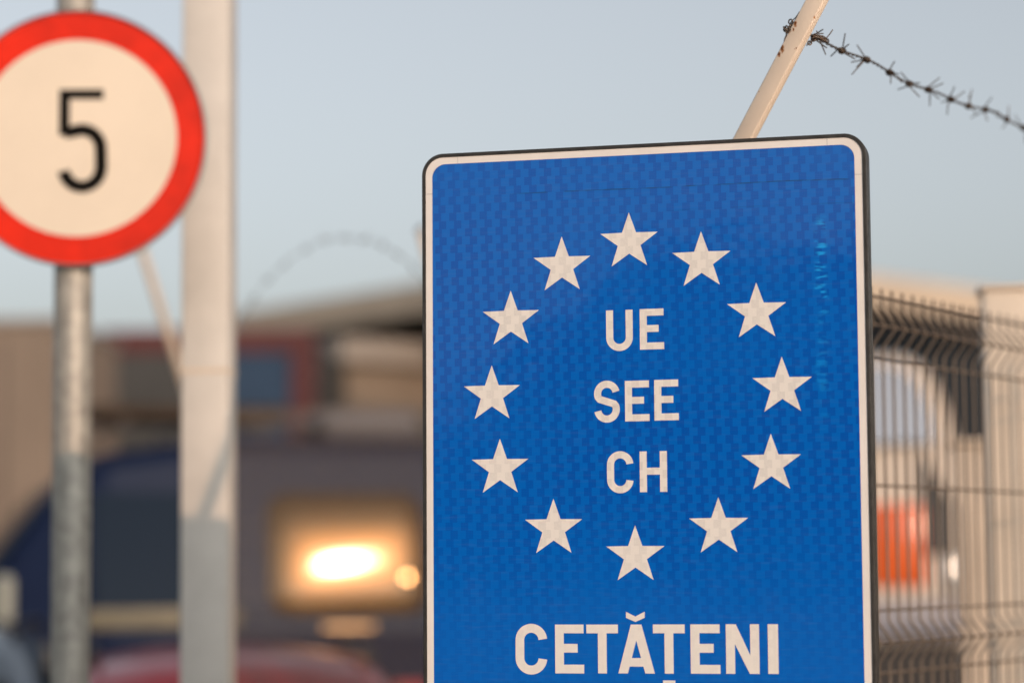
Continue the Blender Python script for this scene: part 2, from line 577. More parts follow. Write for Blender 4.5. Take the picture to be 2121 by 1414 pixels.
# ------------------------------------------------------------------ distant structures
# border canopy: a flat roof, one corner towards the camera
CZ0, CZ1 = EYE + 3.58, EYE + 4.02
CA = Vector((1.77, 30.6)); CB = Vector((-4.4, 38.2)); CC = Vector((8.6, 37.3)); CD = CB + CC - CA
ctr = (CA + CC + CB + CD) / 4
can = thing('canopy', 'wide flat canopy roof with beige fascia above the checkpoint lanes', 'canopy', (ctr.x, ctr.y, ROAD))
def cl(p, z):
    return Vector((p.x - ctr.x, p.y - ctr.y, z - ROAD))
bm = BM()
quad = [CA, CC, CD, CB]
lo = [bm.verts.new(cl(p + (ctr - p).normalized() * 0.06, CZ0 + 0.10)) for p in quad]
hi = [bm.verts.new(cl(p + (ctr - p).normalized() * 0.06, CZ1 - 0.02)) for p in quad]
bm.faces.new(lo); bm.faces.new(hi)
for i in range(4):
    bm.faces.new((lo[i], lo[(i + 1) % 4], hi[(i + 1) % 4], hi[i]))
obj('roof', bm, MT['soffit'], can)
for i in range(4):
    a, b = quad[i], quad[(i + 1) % 4]
    d = (b - a)
    n_ = max(2, int(d.length / 2.4))
    nrm = Vector((d.y, -d.x)).normalized()
    if nrm.dot(ctr - a) > 0:
        nrm = -nrm
    rot = Matrix.Rotation(math.atan2(d.y, d.x), 3, 'Z')
    for k in range(n_):
        c = a + d * ((k + 0.5) / n_) + nrm * 0.02
        bm = BM()
        box(bm, cl(c, (CZ0 + CZ1) / 2), (d.length / n_ - 0.012, 0.06, CZ1 - CZ0), 0.008, rot)
        obj('fascia_panel', bm, MT['fascia'], can)
for t1, t2 in ((0.18, 0.2), (0.18, 0.8), (0.82, 0.2), (0.82, 0.8)):
    p = CA + (CC - CA) * t1 + (CB - CA) * t2
    bm = BM()
    box(bm, cl(p, (ROAD + CZ0 + 0.1) / 2), (0.3, 0.3, CZ0 + 0.1 - ROAD), 0.02)
    obj('column', bm, MT['cornice'], can)

# customs office under the canopy: long cornice falling away to the right
def building(name, label, loc, rz, L, D, H, wall, cor, ncol, cornice_h=0.42):
    b = thing(name, label, 'building', loc, rz)
    bm = BM(); box(bm, (L / 2, D / 2, H / 2), (L, D, H)); obj('wall', bm, wall, b)
    bm = BM(); box(bm, (L / 2, D / 2, H + cornice_h / 2), (L + 0.5, D + 0.5, cornice_h), 0.03); obj('cornice', bm, cor, b)
    for k in range(ncol):
        x = L * (k + 0.5) / ncol
        bm = BM(); box(bm, (x, -0.02, 1.75), (1.3, 0.08, 1.3), 0.01)
        w = obj('window', bm, MT['cornice'], b)
        bm = BM(); box(bm, (x, -0.055, 1.75), (1.14, 0.02, 1.14)); obj('pane', bm, MT['glass'], w)
    bm = BM(); box(bm, (L / 2 + L / (2 * ncol) * 0.95, -0.02, 1.05), (0.5, 0.07, 2.1), 0.01); obj('door', bm, MT['dark_wall'], b)
    return b
building('customs_office', 'brown rendered customs office with grey cornice under the canopy', (-2.35, 34.2, ROAD), R(38), 8.0, 4.2, 4.55, MT['render'], MT['cornice'], 3, 0.34)
building('guard_booth', 'dark clad guard booth under the right of the canopy', (3.2, 29.2, ROAD), R(-4), 3.6, 2.4, 4.35, MT['dark_wall'], MT['dark_wall'], 2, 0.12)
# a low brown depot along the far left
building('depot', 'long low brown depot behind the parked lorries', (-16.5, 47.0, ROAD), R(-3), 13.5, 6, 4.9, MT['render'], MT['cornice'], 5)

# unseen building added off to the right to keep the low sun off the lanes
tb = thing('shade_building', 'unseen tall building added off to the right to shade the lanes', 'building', (5.05, 9.85, ROAD), R(30))
bm = BM(); box(bm, (6.0, -4.5, 4.6), (12, 9, 9.2)); obj('wall', bm, MT['render'], tb)
bm = BM(); box(bm, (6.0, -4.5, 9.3), (12.5, 9.5, 0.22), 0.03); obj('roof', bm, MT['cornice'], tb)
for zz in (1.6, 4.6, 7.4):
    for k_ in range(5):
        for (cx_, cy_, sx_, sy_) in ((1.4 + 2.3 * k_, 0.01, 1.3, 0.08), (1.4 + 2.3 * k_, -9.01, 1.3, 0.08)):
            bm = BM(); box(bm, (cx_, cy_, zz), (sx_, sy_, 1.4), 0.01); w = obj('window', bm, MT['cornice'], tb)
            bm = BM(); box(bm, (cx_, cy_ + (0.035 if cy_ > -1 else -0.035), zz), (sx_ - 0.14, 0.03, 1.26)); obj('pane', bm, MT['glass'], w)
# wooded ridge far behind the camera; the blue film mirrors its dark outline
bm = BM()
rnd = random.Random(3)
rows = []
def ridge_el(az):
    pts = ((118, 0.4), (130, 3.0), (150, 4.5), (170, 6.0), (185, 7.0), (197, 7.7), (201, 8.0), (203, 7.6), (204.5, 8.1), (206.5, 8.0), (207.5, 6.8), (209.2, 5.9), (210.6, 3.8), (214, 3.2), (228, 2.6), (242, 0.4))
    for (a0, e0), (a1, e1) in zip(pts[:-1], pts[1:]):
        if az <= a1:
            return e0 + (e1 - e0) * max(0, (az - a0)) / (a1 - a0)
    return 0.4
for k_ in range(621):
    az = 118 + 124 * k_ / 620
    a = R(az)
    hgt = 200 * math.tan(R(max(0.2, ridge_el(az) + 0.18 * math.sin(k_ * 1.7) + rnd.uniform(-0.22, 0.22))))
    dx_, dy_ = math.sin(a), math.cos(a)
    rows.append([bm.verts.new((dx_ * r_, dy_ * r_, z - 0.3)) for r_, z in ((180, 0), (193, hgt * 0.62), (200, hgt + EYE), (220, hgt * 0.8), (250, 0))])
for A, B in zip(rows[:-1], rows[1:]):
    for k_ in range(4):
        bm.faces.new((A[k_], A[k_ + 1], B[k_ + 1], B[k_]))
struct('wooded_hills', bm, MT['wood'])

# ------------------------------------------------------------------ vehicles
def ring(y, zb, zbelt, zt, hb, hw, ht, rr=0.06, crown=0.018):
    c = 0.12
    left = [(-hb, zb), (-hw, zb + c), (-hw, zbelt), (-(ht + (hw - ht) * 0.18 if zt - zbelt > 0.05 else hw - 0.01), zt - min(rr * 1.4, (zt - zbelt) * 0.4 + 0.001)), (-ht + rr * 0.9, zt), (-ht * 0.5, zt + crown * 0.7), (0, zt + crown)]
    return [Vector((x, y, z)) for x, z in left] + [Vector((-x, y, z)) for x, z in reversed(left[:-1])]

def body_loft(bm, stations, crown=0.018):
    rings = [[bm.verts.new(p) for p in ring(*s, crown=crown)] for s in stations]
    n = len(rings[0])
    for a, b in zip(rings[:-1], rings[1:]):
        for k in range(n):
            bm.faces.new((a[k], a[(k + 1) % n], b[(k + 1) % n], b[k]))
    bm.faces.new(rings[0]); bm.faces.new(rings[-1][::-1])
    return bm

def panel(bm, p00, p10, p11, p01, off, th=0.012, nx=8, nz=8, bulge=0.0, inset=0.0):
    """a slightly bulged glazing panel: corners lower-left, lower-right, upper-right, upper-left"""
    P = [Vector(p) for p in (p00, p10, p11, p01)]
    nrm = (P[1] - P[0]).cross(P[3] - P[0]).normalized()
    g0, g1 = [], []
    for j in range(nz + 1):
        t = j / nz
        for i in range(nx + 1):
            s = i / nx
            q = (P[0] * (1 - s) + P[1] * s) * (1 - t) + (P[3] * (1 - s) + P[2] * s) * t
            h = bulge * (1 - (2 * s - 1) ** 2) * 0.5 + bulge * (1 - (2 * t - 1) ** 2) * 0.5
            g0.append(bm.verts.new(q + nrm * (off + h)))
            g1.append(bm.verts.new(q + nrm * (off - th)))
    w = nx + 1
    for j in range(nz):
        for i in range(nx):
            a = j * w + i
            bm.faces.new((g0[a], g0[a + 1], g0[a + w + 1], g0[a + w]))
            bm.faces.new((g1[a], g1[a + w], g1[a + w + 1], g1[a + 1]))
    edge = [i for i in range(w)] + [j * w + nx for j in range(1, nz + 1)] + [nz * w + i for i in range(nx - 1, -1, -1)] + [j * w for j in range(nz - 1, 0, -1)]
    for k in range(len(edge)):
        a, b = edge[k], edge[(k + 1) % len(edge)]
        bm.faces.new((g0[a], g1[a], g1[b], g0[b]))
    return bm

def wheel(parent, x, y, r=0.33, w=0.2):
    s = 1 if x > 0 else -1
    Mx = Matrix.Translation((x, y, r)) @ Matrix.Rotation(R(90) * s, 4, 'Y')
    bm = BM()
    lathe(bm, [(r * 0.6, -w / 2), (r * 0.93, -w / 2), (r, -w * 0.35), (r, w * 0.35), (r * 0.93, w / 2), (r * 0.6, w / 2), (r * 0.6, -w / 2)], 24, Mx)
    t = obj('wheel', bm, MT['tyre'], parent, 40)
    bm = BM()
    lathe(bm, [(0, w * 0.30), (r * 0.15, w * 0.34), (r * 0.2, w * 0.25), (r * 0.5, w * 0.30), (r * 0.62, w * 0.46), (r * 0.62, -w * 0.2), (0, -w * 0.2)], 24, Mx)
    obj('rim', bm, MT['rim'], t, 40)

def mirrors(parent, x, y, z, m):
    for s in (-1, 1):
        bm = BM(); box(bm, (s * (x + 0.13), y, z), (0.17, 0.09, 0.26), 0.03, seg=2)
        box(bm, (s * (x + 0.02), y + 0.02, z - 0.09), (0.14, 0.05, 0.05))
        obj('wing_mirror', bm, m, parent)

def van(name, label, loc, rz, paint, L, H, hw, rear, skip=None):
    """van with its nose or its tail at local y = 0 facing local -Y"""
    t = thing(name, label, 'van', loc, rz)
    ht = hw * 0.80
    st = [(0.0, 0.42, 0.62, 0.66, hw * .86, hw * .9, hw * .8), (0.04, 0.34, 0.80, 0.92, hw * .9, hw * .95, hw * .82),
          (0.25, 0.28, 1.02, 1.13, hw * .93, hw, hw * .86), (0.85, 0.25, 1.22, 1.30, hw * .95, hw, hw * .9),
          (1.05, 0.25, 1.25, 1.44, hw * .95, hw, hw * .9), (1.55, 0.25, 1.28, H - 0.30, hw * .95, hw, ht * .97), (1.85, 0.25, 1.30, H - 0.09, hw * .95, hw, ht),
          (2.5, 0.25, 1.30, H, hw * .95, hw, ht), (L - 0.5, 0.25, 1.30, H, hw * .95, hw, ht), (L - 0.08, 0.27, 1.30, H - 0.05, hw * .95, hw, ht * .98), (L, 0.34, 1.28, H - 0.13, hw * .93, hw * .97, ht * .95)]
    if rear:
        st = [(L - s[0], *s[1:]) for s in st][::-1]
    bm = BM()
    body_loft(bm, st)
    obj('body', bm, paint, t, 5)
    fy = (lambda y: L - y) if rear else (lambda y: y)
    sg = -1 if rear else 1
    # windscreen
    x0, x1 = hw * .86, ht * .86
    bm = BM()
    a, b = Vector((-x0, fy(1.06), 1.46)), Vector((x0, fy(1.06), 1.46))
    c, d = Vector((x1, fy(1.56), H - 0.31)), Vector((-x1, fy(1.56), H - 0.31))
    if rear:
        a, b, c, d = b, a, d, c
    panel(bm, a, b, c, d, 0.03, bulge=0.05)
    obj('windscreen', bm, MT['cab_glass'], t, 60)
    bm = BM(); box(bm, (0, fy(0.97), 1.39), (hw * 1.6, 0.17, 0.05), 0.02, Matrix.Rotation(R(12) * sg, 3, 'X')); obj('cowl_panel', bm, MT['lamp_clear'], t)
    # side windows
    for s in (-1, 1):
        for q_, (ya, yb) in enumerate(((1.75, 2.55), (2.7, 3.7), (3.85, L - 0.3)), 1):
            if skip == q_ and s > 0:
                continue
            bm = BM()
            xa, xb = s * (hw + 0.002), s * (ht + (hw - ht) * 0.30)
            q = [Vector((xa, fy(ya), 1.36)), Vector((xa, fy(yb), 1.36)), Vector((xb, fy(yb), H - 0.31)), Vector((xb, fy(ya), H - 0.31))]
            if (s > 0) == rear:
                q = [q[1], q[0], q[3], q[2]]
            panel(bm, *q, 0.008, nx=2, nz=2)
            obj('side_window', bm, MT['cab_glass'], t)
    # front: grille, lamps, bumper, plate
    bm = BM(); box(bm, (0, fy(0.035), 0.78), (hw * 0.95, 0.06, 0.20), 0.02)
    for k in range(4):
        box(bm, (0, fy(0.0), 0.71 + k * 0.045), (hw * 0.9, 0.03, 0.014))
    obj('grille', bm, MT['plastic'], t)
    for s in (-1, 1):
        bm = BM(); box(bm, (s * hw * 0.72, fy(0.16), 0.90), (0.34, 0.30, 0.22), 0.06, seg=2); obj('headlight', bm, MT['lamp_clear'], t, 40)
    bm = BM(); box(bm, (0, fy(0.02), 0.48), (hw * 1.84, 0.24, 0.24), 0.06, seg=2); obj('front_bumper', bm, MT['plastic'], t, 40)
    bm = BM(); box(bm, (0, fy(-0.105), 0.5), (0.52, 0.012, 0.11)); obj('number_plate', bm, MT['plate'], t)
    # tail
    for s in (-1, 1):
        bm = BM(); box(bm, (s * hw * 0.90, fy(L - 0.02), 1.08), (0.13, 0.10, 0.42), 0.03, seg=2); obj('tail_light', bm, MT['lamp_red'], t, 40)
    bm = BM(); box(bm, (0, fy(L - 0.0), 0.46), (hw * 1.86, 0.22, 0.22), 0.05, seg=2); obj('rear_bumper', bm, MT['plastic'], t, 40)
    mirrors(t, hw * 0.97, fy(1.25), 1.52, MT['pale_mirror'])
    for s in (-1, 1):
        for y in (0.95, L - 1.0):
            wheel(t, s * (hw - 0.09), fy(y), 0.34, 0.22)
    return t

# one dark blue van, side on, nose to the left; the second side window mirrors the low sun
VZ = 14.0
RZ = R(-73.0)
vdir = Vector((math.cos(RZ), math.sin(RZ), 0))          # outward of its near side
valong = Vector((-math.sin(RZ), math.cos(RZ), 0))       # towards its tail
VH, VHW = 2.42, 0.95
vc = Vector(((722 - 1060.5) / FPX * VZ, VZ, 0))
vloc = vc - vdir * 0.902 - valong * 3.22
vg = van('van', 'dark blue van side on behind the fence, low sun flaring in its window', (vloc.x, vloc.y, ROAD), RZ, MT['van_blue'], 5.1, VH, VHW, False, skip=2)
bm = BM()
W0, W1 = EYE - ROAD - 0.27, EYE - ROAD + 0.43
Rv, Rh, TILT = 4.5, 40.0, R(6.4)
zc, yc = EYE - ROAD + 0.03, 3.22
poly = rrect(-0.47, W0, 0.47, W1, 0.11, 6)
nx, nz = 24, 20
vv = []
for j in range(nz + 1):
    z = W0 + (W1 - W0) * j / nz
    # rounded corners: the row's half width shrinks near the top and bottom
    e = max(0.0, 0.12 - min(z - W0, W1 - z)) / 0.12
    hwid = 0.475 - 0.11 * (1 - math.sqrt(max(0.0, 1 - e * e)))
    for i in range(nx + 1):
        y = -hwid + 2 * hwid * i / nx
        y -= 0.05 * (z - W0) / (W1 - W0) * (1 if y > 0 else 0) * (y / 0.475)
        x = 0.924 - 0.015 * abs(y / 0.47) ** 6 - 0.012 * abs((z - zc) / 0.36) ** 4 - y * y / (2 * Rh) - (z - zc - 0.10 * y) ** 2 / (2 * Rv) - (z - zc) * math.tan(TILT)
        vv.append(bm.verts.new((x, yc + y, z)))
for j in range(nz):
    for i in range(nx):
        a = j * (nx + 1) + i
        bm.faces.new((vv[a], vv[a + 1], vv[a + nx + 2], vv[a + nx + 1]))
ext = bmesh.ops.extrude_face_region(bm, geom=bm.faces[:])
for e in ext['geom']:
    if isinstance(e, bmesh.types.BMVert):
        e.co.x -= 0.03
ow = obj('side_window', bm, MT['sun_glass'], vg, 50)
ow['label'] = 'side window flaring orange and white with the low sun'
bm = BM()   # domed metal cap added on the window to make a round glint
RC = 0.20
lathe(bm, [(0, 0.0)] + [(0.032 * k / 6, -(0.032 * k / 6) ** 2 / (2 * RC)) for k in range(1, 7)] + [(0.032, -0.02), (0, -0.02)], 24, Matrix.Translation((0.945, yc + 0.335, 1.615)) @ Matrix.Rotation(R(90) - R(6.3), 4, 'Y'))
obj('glint_cap', bm, MT['brass'], vg, 60)
bm = BM(); panel(bm, (VHW, yc - 0.17, 1.305), (VHW, yc + 0.13, 1.305), (VHW, yc + 0.13, 1.355), (VHW, yc - 0.17, 1.355), 0.012, bulge=0.012)
obj('shoulder_reflection', bm, MT['brushed'], vg, 60)  # tan metal strip stands in for a reflection on the body shoulder
for y_ in (1.95, 2.35, 2.75):
    bm = BM(); tube(bm, [(-0.66, y_, VH + 0.02), (-0.66, y_, VH + 0.10), (0.66, y_, VH + 0.10), (0.66, y_, VH + 0.02)], 0.018, 6); obj('roof_bar', bm, MT['plastic'], vg)
for x_ in (0.15, 0.45):
    bm = BM(); box(bm, (x_, 2.35, VH + 0.16), (0.22, 1.15, 0.09), 0.02); obj('roof_plank', bm, MT['plank'], vg)
bm = BM(); box(bm, (0.2, 3.45, VH + 0.10), (0.7, 0.62, 0.20), 0.07, seg=3); obj('roof_vent', bm, MT['vent'], vg, 40)
bm = BM(); box(bm, (VHW + 0.004, 2.1, 1.40), (0.02, 0.95, 0.11), 0.008, seg=2)
obj('interior_strip', bm, MT['pale_strip'], vg, 40)  # pale strip added in place of the interior seen through the front window

def hatch(name, label, loc, rz, paint, hw=0.84, H=1.50, L=4.0):
    """small hatchback, tail at local y = 0 facing -Y"""
    t = thing(name, label, 'car', loc, rz)
    ht = hw * 0.74
    st = [(0, 0.40, 0.62, 0.70, hw * .86, hw * .9, hw * .8), (0.05, 0.32, 0.82, 0.94, hw * .9, hw * .96, hw * .84), (0.14, 0.28, 0.92, 1.0, hw * .93, hw * .98, hw * .86),
          (0.42, 0.24, 0.95, H - 0.10, hw * .95, hw, ht * .94), (0.62, 0.24, 0.95, H - 0.035, hw * .95, hw, ht * .98), (1.1, 0.22, 0.94, H, hw * .95, hw, ht), (1.9, 0.22, 0.93, H - 0.01, hw * .95, hw, ht),
          (2.35, 0.22, 0.92, H - 0.10, hw * .95, hw, ht * .97), (3.05, 0.22, 0.90, 0.98, hw * .95, hw * .99, hw * .86), (3.6, 0.24, 0.78, 0.86, hw * .93, hw * .96, hw * .82), (3.95, 0.32, 0.62, 0.70, hw * .88, hw * .9, hw * .75), (L, 0.40, 0.55, 0.60, hw * .8, hw * .84, hw * .7)]
    bm = BM(); body_loft(bm, st, 0.055); obj('body', bm, paint, t, 38)
    bm = BM(); panel(bm, (-hw * .80, 0.16, 1.02), (hw * .80, 0.16, 1.02), (ht * .86, 0.41, H - 0.17), (-ht * .86, 0.41, H - 0.17), 0.025, bulge=0.03); obj('rear_window', bm, MT['glass'], t, 60)
    bm = BM(); panel(bm, (hw * .80, 2.98, 1.02), (-hw * .80, 2.98, 1.02), (-ht * .88, 2.40, H - 0.12), (ht * .88, 2.40, H - 0.12), 0.025, bulge=0.03); obj('windscreen', bm, MT['glass'], t, 60)
    for s in (-1, 1):
        for ya, yb, yc, yd in ((0.55, 1.35, 1.35, 0.66), (1.42, 2.75, 2.3, 1.42)):
            xa, xb = s * (hw + 0.0), s * (ht + (hw - ht) * 0.34)
            q = [Vector((xa, ya, 0.98)), Vector((xa, yb, 0.98)), Vector((xb, yc, H - 0.13)), Vector((xb, yd, H - 0.13))]
            if s < 0:
                q = [q[1], q[0], q[3], q[2]]
            bm = BM(); panel(bm, *q, 0.006, nx=2, nz=2); obj('side_window', bm, MT['glass'], t)
        bm = BM(); box(bm, (s * hw * 0.83, 0.05, 0.84), (0.2, 0.14, 0.24), 0.04, seg=2); obj('tail_light', bm, MT['lamp_orange'], t, 40)
        bm = BM(); box(bm, (s * hw * 0.70, L - 0.12, 0.68), (0.3, 0.22, 0.14), 0.04, seg=2); obj('headlight', bm, MT['lamp_clear'], t, 40)
        for y in (0.72, 3.2):
            wheel(t, s * (hw - 0.08), y, 0.30, 0.19)
    for s in (-1, 1):
        bm = BM(); tube(bm, [(s * ht * 0.9, 0.72, H - 0.01), (s * ht * 0.9, 0.78, H + 0.045), (s * ht * 0.9, 2.0, H + 0.045), (s * ht * 0.9, 2.06, H - 0.02)], 0.016, 6); obj('roof_rail', bm, MT['plastic'], t)
    bm = BM(); box(bm, (0, 0.0, 0.47), (hw * 1.8, 0.18, 0.22), 0.05, seg=2); obj('rear_bumper', bm, paint, t, 40)
    bm = BM(); box(bm, (0, -0.012, 0.78), (0.52, 0.012, 0.11)); obj('number_plate', bm, MT['plate'], t)
    mirrors(t, hw * 0.95, 2.62, 1.0, paint)
    return t

hatch('car', 'red hatchback parked just behind the mesh fence', (-1.02, 9.05, ROAD), R(9), MT['car_red'], 0.84, 1.30)
hatch('car', 'blue grey hatchback at far left beside the red one', (-2.76, 10.3, ROAD), R(6), MT['car_bluegrey'], 0.84, 1.38)

# lorries
def lorry(name, label, loc, rz, W, H, L, kind):
    t = thing(name, label, 'lorry', loc, rz)
    z0 = 1.1
    if kind == 'doors':
        bm = BM(); box(bm, (0, L / 2 + 0.1, (z0 + H) / 2), (W - 0.06, L, H - z0 - 0.02)); obj('cargo_box', bm, MT['lorry_grey'], t)
        fr = [((0, 0.03, H - 0.13), (W, 0.16, 0.26)), ((0, 0.03, z0 + 0.08), (W, 0.16, 0.16)), ((-W / 2 + 0.06, 0.03, (z0 + H) / 2), (0.12, 0.155, H - z0 - 0.43)), ((W / 2 - 0.13, 0.03, (z0 + H) / 2), (0.26, 0.155, H - z0 - 0.43))]
        for c, s in fr:
            bm = BM(); box(bm, c, s, 0.01); obj('frame_beam', bm, MT['lorry_red'], t)
        for s, m in ((-1, 'lorry_grey'), (1, 'lorry_blue')):
            bm = BM(); box(bm, ((-W / 4 + 0.06 if s < 0 else W / 4 - 0.13), 0.02, (z0 + H) / 2), (W / 2 - (0.135 if s < 0 else 0.275), 0.08, H - z0 - 0.44), 0.01)
            d = obj('door', bm, MT[m], t)
            d['label'] = 'grey left rear door' if s < 0 else 'blue right rear door'
            bm = BM(); tube(bm, [(s * 0.14, -0.05, z0 + 0.2), (s * 0.14, -0.05, H - 0.3)], 0.018, 8); obj('lock_rod', bm, MT['galv'], d)
    else:
        bm = BM(); box(bm, (0, L / 2, (z0 + H) / 2), (W, L, H - z0), 0.05); obj('cargo_box', bm, MT['tarp'], t)
        bm = BM(); box(bm, (0, L / 2, H + 0.015), (W + 0.06, L + 0.06, 0.07), 0.02); obj('roof_rail', bm, MT['cornice'], t)
        for k in range(9):
            y = L * (k + 0.5) / 9
            for s in (-1, 1):
                bm = BM(); box(bm, (s * (W / 2 + 0.006), y, (z0 + H) / 2), (0.012, 0.05, H - z0 - 0.3)); obj('strap', bm, MT['lorry_grey'], t)
    bm = BM(); box(bm, (0, L / 2, 0.95), (W * 0.4, L * 0.98, 0.22)); obj('chassis', bm, MT['plastic'], t)
    bm = BM(); box(bm, (0, 0.05, 0.55), (W * 0.95, 0.10, 0.14), 0.01); obj('bumper_bar', bm, MT['galv'], t)
    for s in (-1, 1):
        bm = BM(); box(bm, (s * W * 0.38, 0.02, 0.88), (0.36, 0.08, 0.13), 0.01); obj('tail_light', bm, MT['lamp_red'], t)
        for y in (1.2, 2.5, 3.8):
            wheel(t, s * (W / 2 - 0.2), y, 0.48, 0.32)
    # tractor cab
    bm = BM(); box(bm, (0, L + 1.6, 2.0), (W * 0.97, 2.0, 2.7), 0.12, seg=2); c = obj('cab', bm, MT['bus_white'], t, 40)
    bm = BM(); box(bm, (0, L + 2.6, 2.5), (W * 0.85, 0.06, 0.9), 0.02); obj('windscreen', bm, MT['glass'], c)
    for s in (-1, 1):
        wheel(t, s * (W / 2 - 0.2), L + 1.7, 0.48, 0.32)
    return t

lorry('lorry', 'lorry with red framed rear doors, one of them blue', (-3.36, 26.6, ROAD), R(1), 2.36, 4.30, 6.5, 'doors')
lorry('lorry', 'taupe curtain sided lorry at far left behind the blue van', (-4.22, 24.0, ROAD), R(86), 2.5, 4.0, 9.0, 'curtain')

# coach seen through the right-hand fence
def coach():
    t = thing('minibus', 'cream minibus with an orange lamp seen through the mesh fence', 'minibus', (1.37, 13.6, ROAD), R(-3))
    W, H, L = 2.3, 2.86, 7.0
    hw = W / 2
    def sect(y, k, top):
        # rounded cross-section: wide radius at the upper corners
        pts = []
        rx, rr = 0.34, 0.66
        pts.append((-hw * k, 0.35)); pts.append((-hw * k, 1.0)); pts.append((-hw * k, 1.6))
        for a in range(0, 91, 10):
            pts.append((-hw * k + rx * (1 - math.cos(R(a))), top - rr + rr * math.sin(R(a))))
        return [Vector((x, y, z)) for x, z in pts] + [Vector((-x, y, z)) for x, z in reversed(pts)]
    rings = [sect(0.0, 0.94, H - 0.10), sect(0.07, 0.985, H - 0.03), sect(0.22, 1, H), sect(L - 0.3, 1, H), sect(L, 0.95, H - 0.12)]
    bm = BM()
    R_ = [[bm.verts.new(p) for p in r_] for r_ in rings]
    n = len(R_[0])
    for a, b in zip(R_[:-1], R_[1:]):
        for k in range(n):
            bm.faces.new((a[k], a[(k + 1) % n], b[(k + 1) % n], b[k]))
    bm.faces.new(R_[0]); bm.faces.new(R_[-1][::-1])
    obj('body', bm, MT['bus_white'], t, 30)
    # arched rear window
    bm = BM()
    poly = [(-hw * 0.86, 2.34)] + [(hw * 0.86, 2.34)] + [(hw * 0.86 - 0.26 * (1 - math.cos(R(a))), 2.34 + 0.44 * math.sin(R(a))) for a in range(5, 91, 8)] + [(-hw * 0.86 + 0.26 * (1 - math.cos(R(a))), 2.34 + 0.44 * math.sin(R(a))) for a in range(90, 4, -8)]
    slab(bm, poly, 0, 0.03, (), lambda x, y, z: Vector((x, -0.075 + z + (y - 2.34) * 0.16, y)))
    obj('rear_window', bm, MT['bus_glass'], t)
    for s in (-1, 1):
        bm = BM(); box(bm, (s * hw * 0.68, -0.01, 1.77), (0.30, 0.07, 0.46), 0.03, seg=2); obj('indicator_lamp', bm, MT['lamp_orange'], t, 40)
        bm = BM(); box(bm, (s * hw * 0.93, 0.02, 1.60), (0.12, 0.09, 0.22), 0.03, seg=2); obj('reverse_lamp', bm, MT['lamp_clear'], t, 40)
        for y in (1.3, 5.4):
            wheel(t, s * (hw - 0.12), y, 0.40, 0.26)
        for k in range(4):
            bm = BM(); box(bm, (s * (hw + 0.002), 1.0 + k * 1.5, 2.0), (0.02, 1.25, 0.7), 0.008); obj('side_window', bm, MT['glass'], t)
    bm = BM(); slab(bm, [(0.92, 1.72), (1.075, 1.72), (1.075, 2.02), (0.92, 2.28)], 0, 0.05, (), lambda x, y, z: Vector((x, -0.035 + z, y))); obj('shaded_side_panel', bm, MT['dark_wall'], t)  # dark panel on the tail stands in for the shaded side of the minibus
    bm = BM(); box(bm, (0, -0.02, 1.36), (W * 0.97, 0.14, 0.22), 0.05, seg=2); obj('rear_bumper', bm, MT['bumper_grey'], t, 40)
    bm = BM(); box(bm, (0, -0.01, 0.80), (W * 0.985, 0.10, 0.86), 0.03); obj('engine_cover', bm, MT['plastic'], t)
    return t
MT['bus_glass'] = mat('pale_window_glass', (0.37, 0.38, 0.41), 0.2, metal=0.8, spec=0.7)
coach()

# ------------------------------------------------------------------ fences
def fence_wire_path(z_top, z_bot, apexes, depth=0.030, half=0.037):
    """(outward offset, z) along one folded vertical wire, from the top"""
    pts = [(0, z_top)]
    for a in apexes:
        pts += [(0, a + half + 0.006), (0.0022, a + half), (depth * 0.93, a + 0.004), (depth, a), (depth * 0.93, a - 0.004), (0.0022, a - half), (0, a - half - 0.006)]
    pts.append((0, z_bot))
    return pts

ZT = EYE + 0.547
APEX = [EYE + 0.467 - 0.624 * k for k in range(4)]
BETA = R(57)

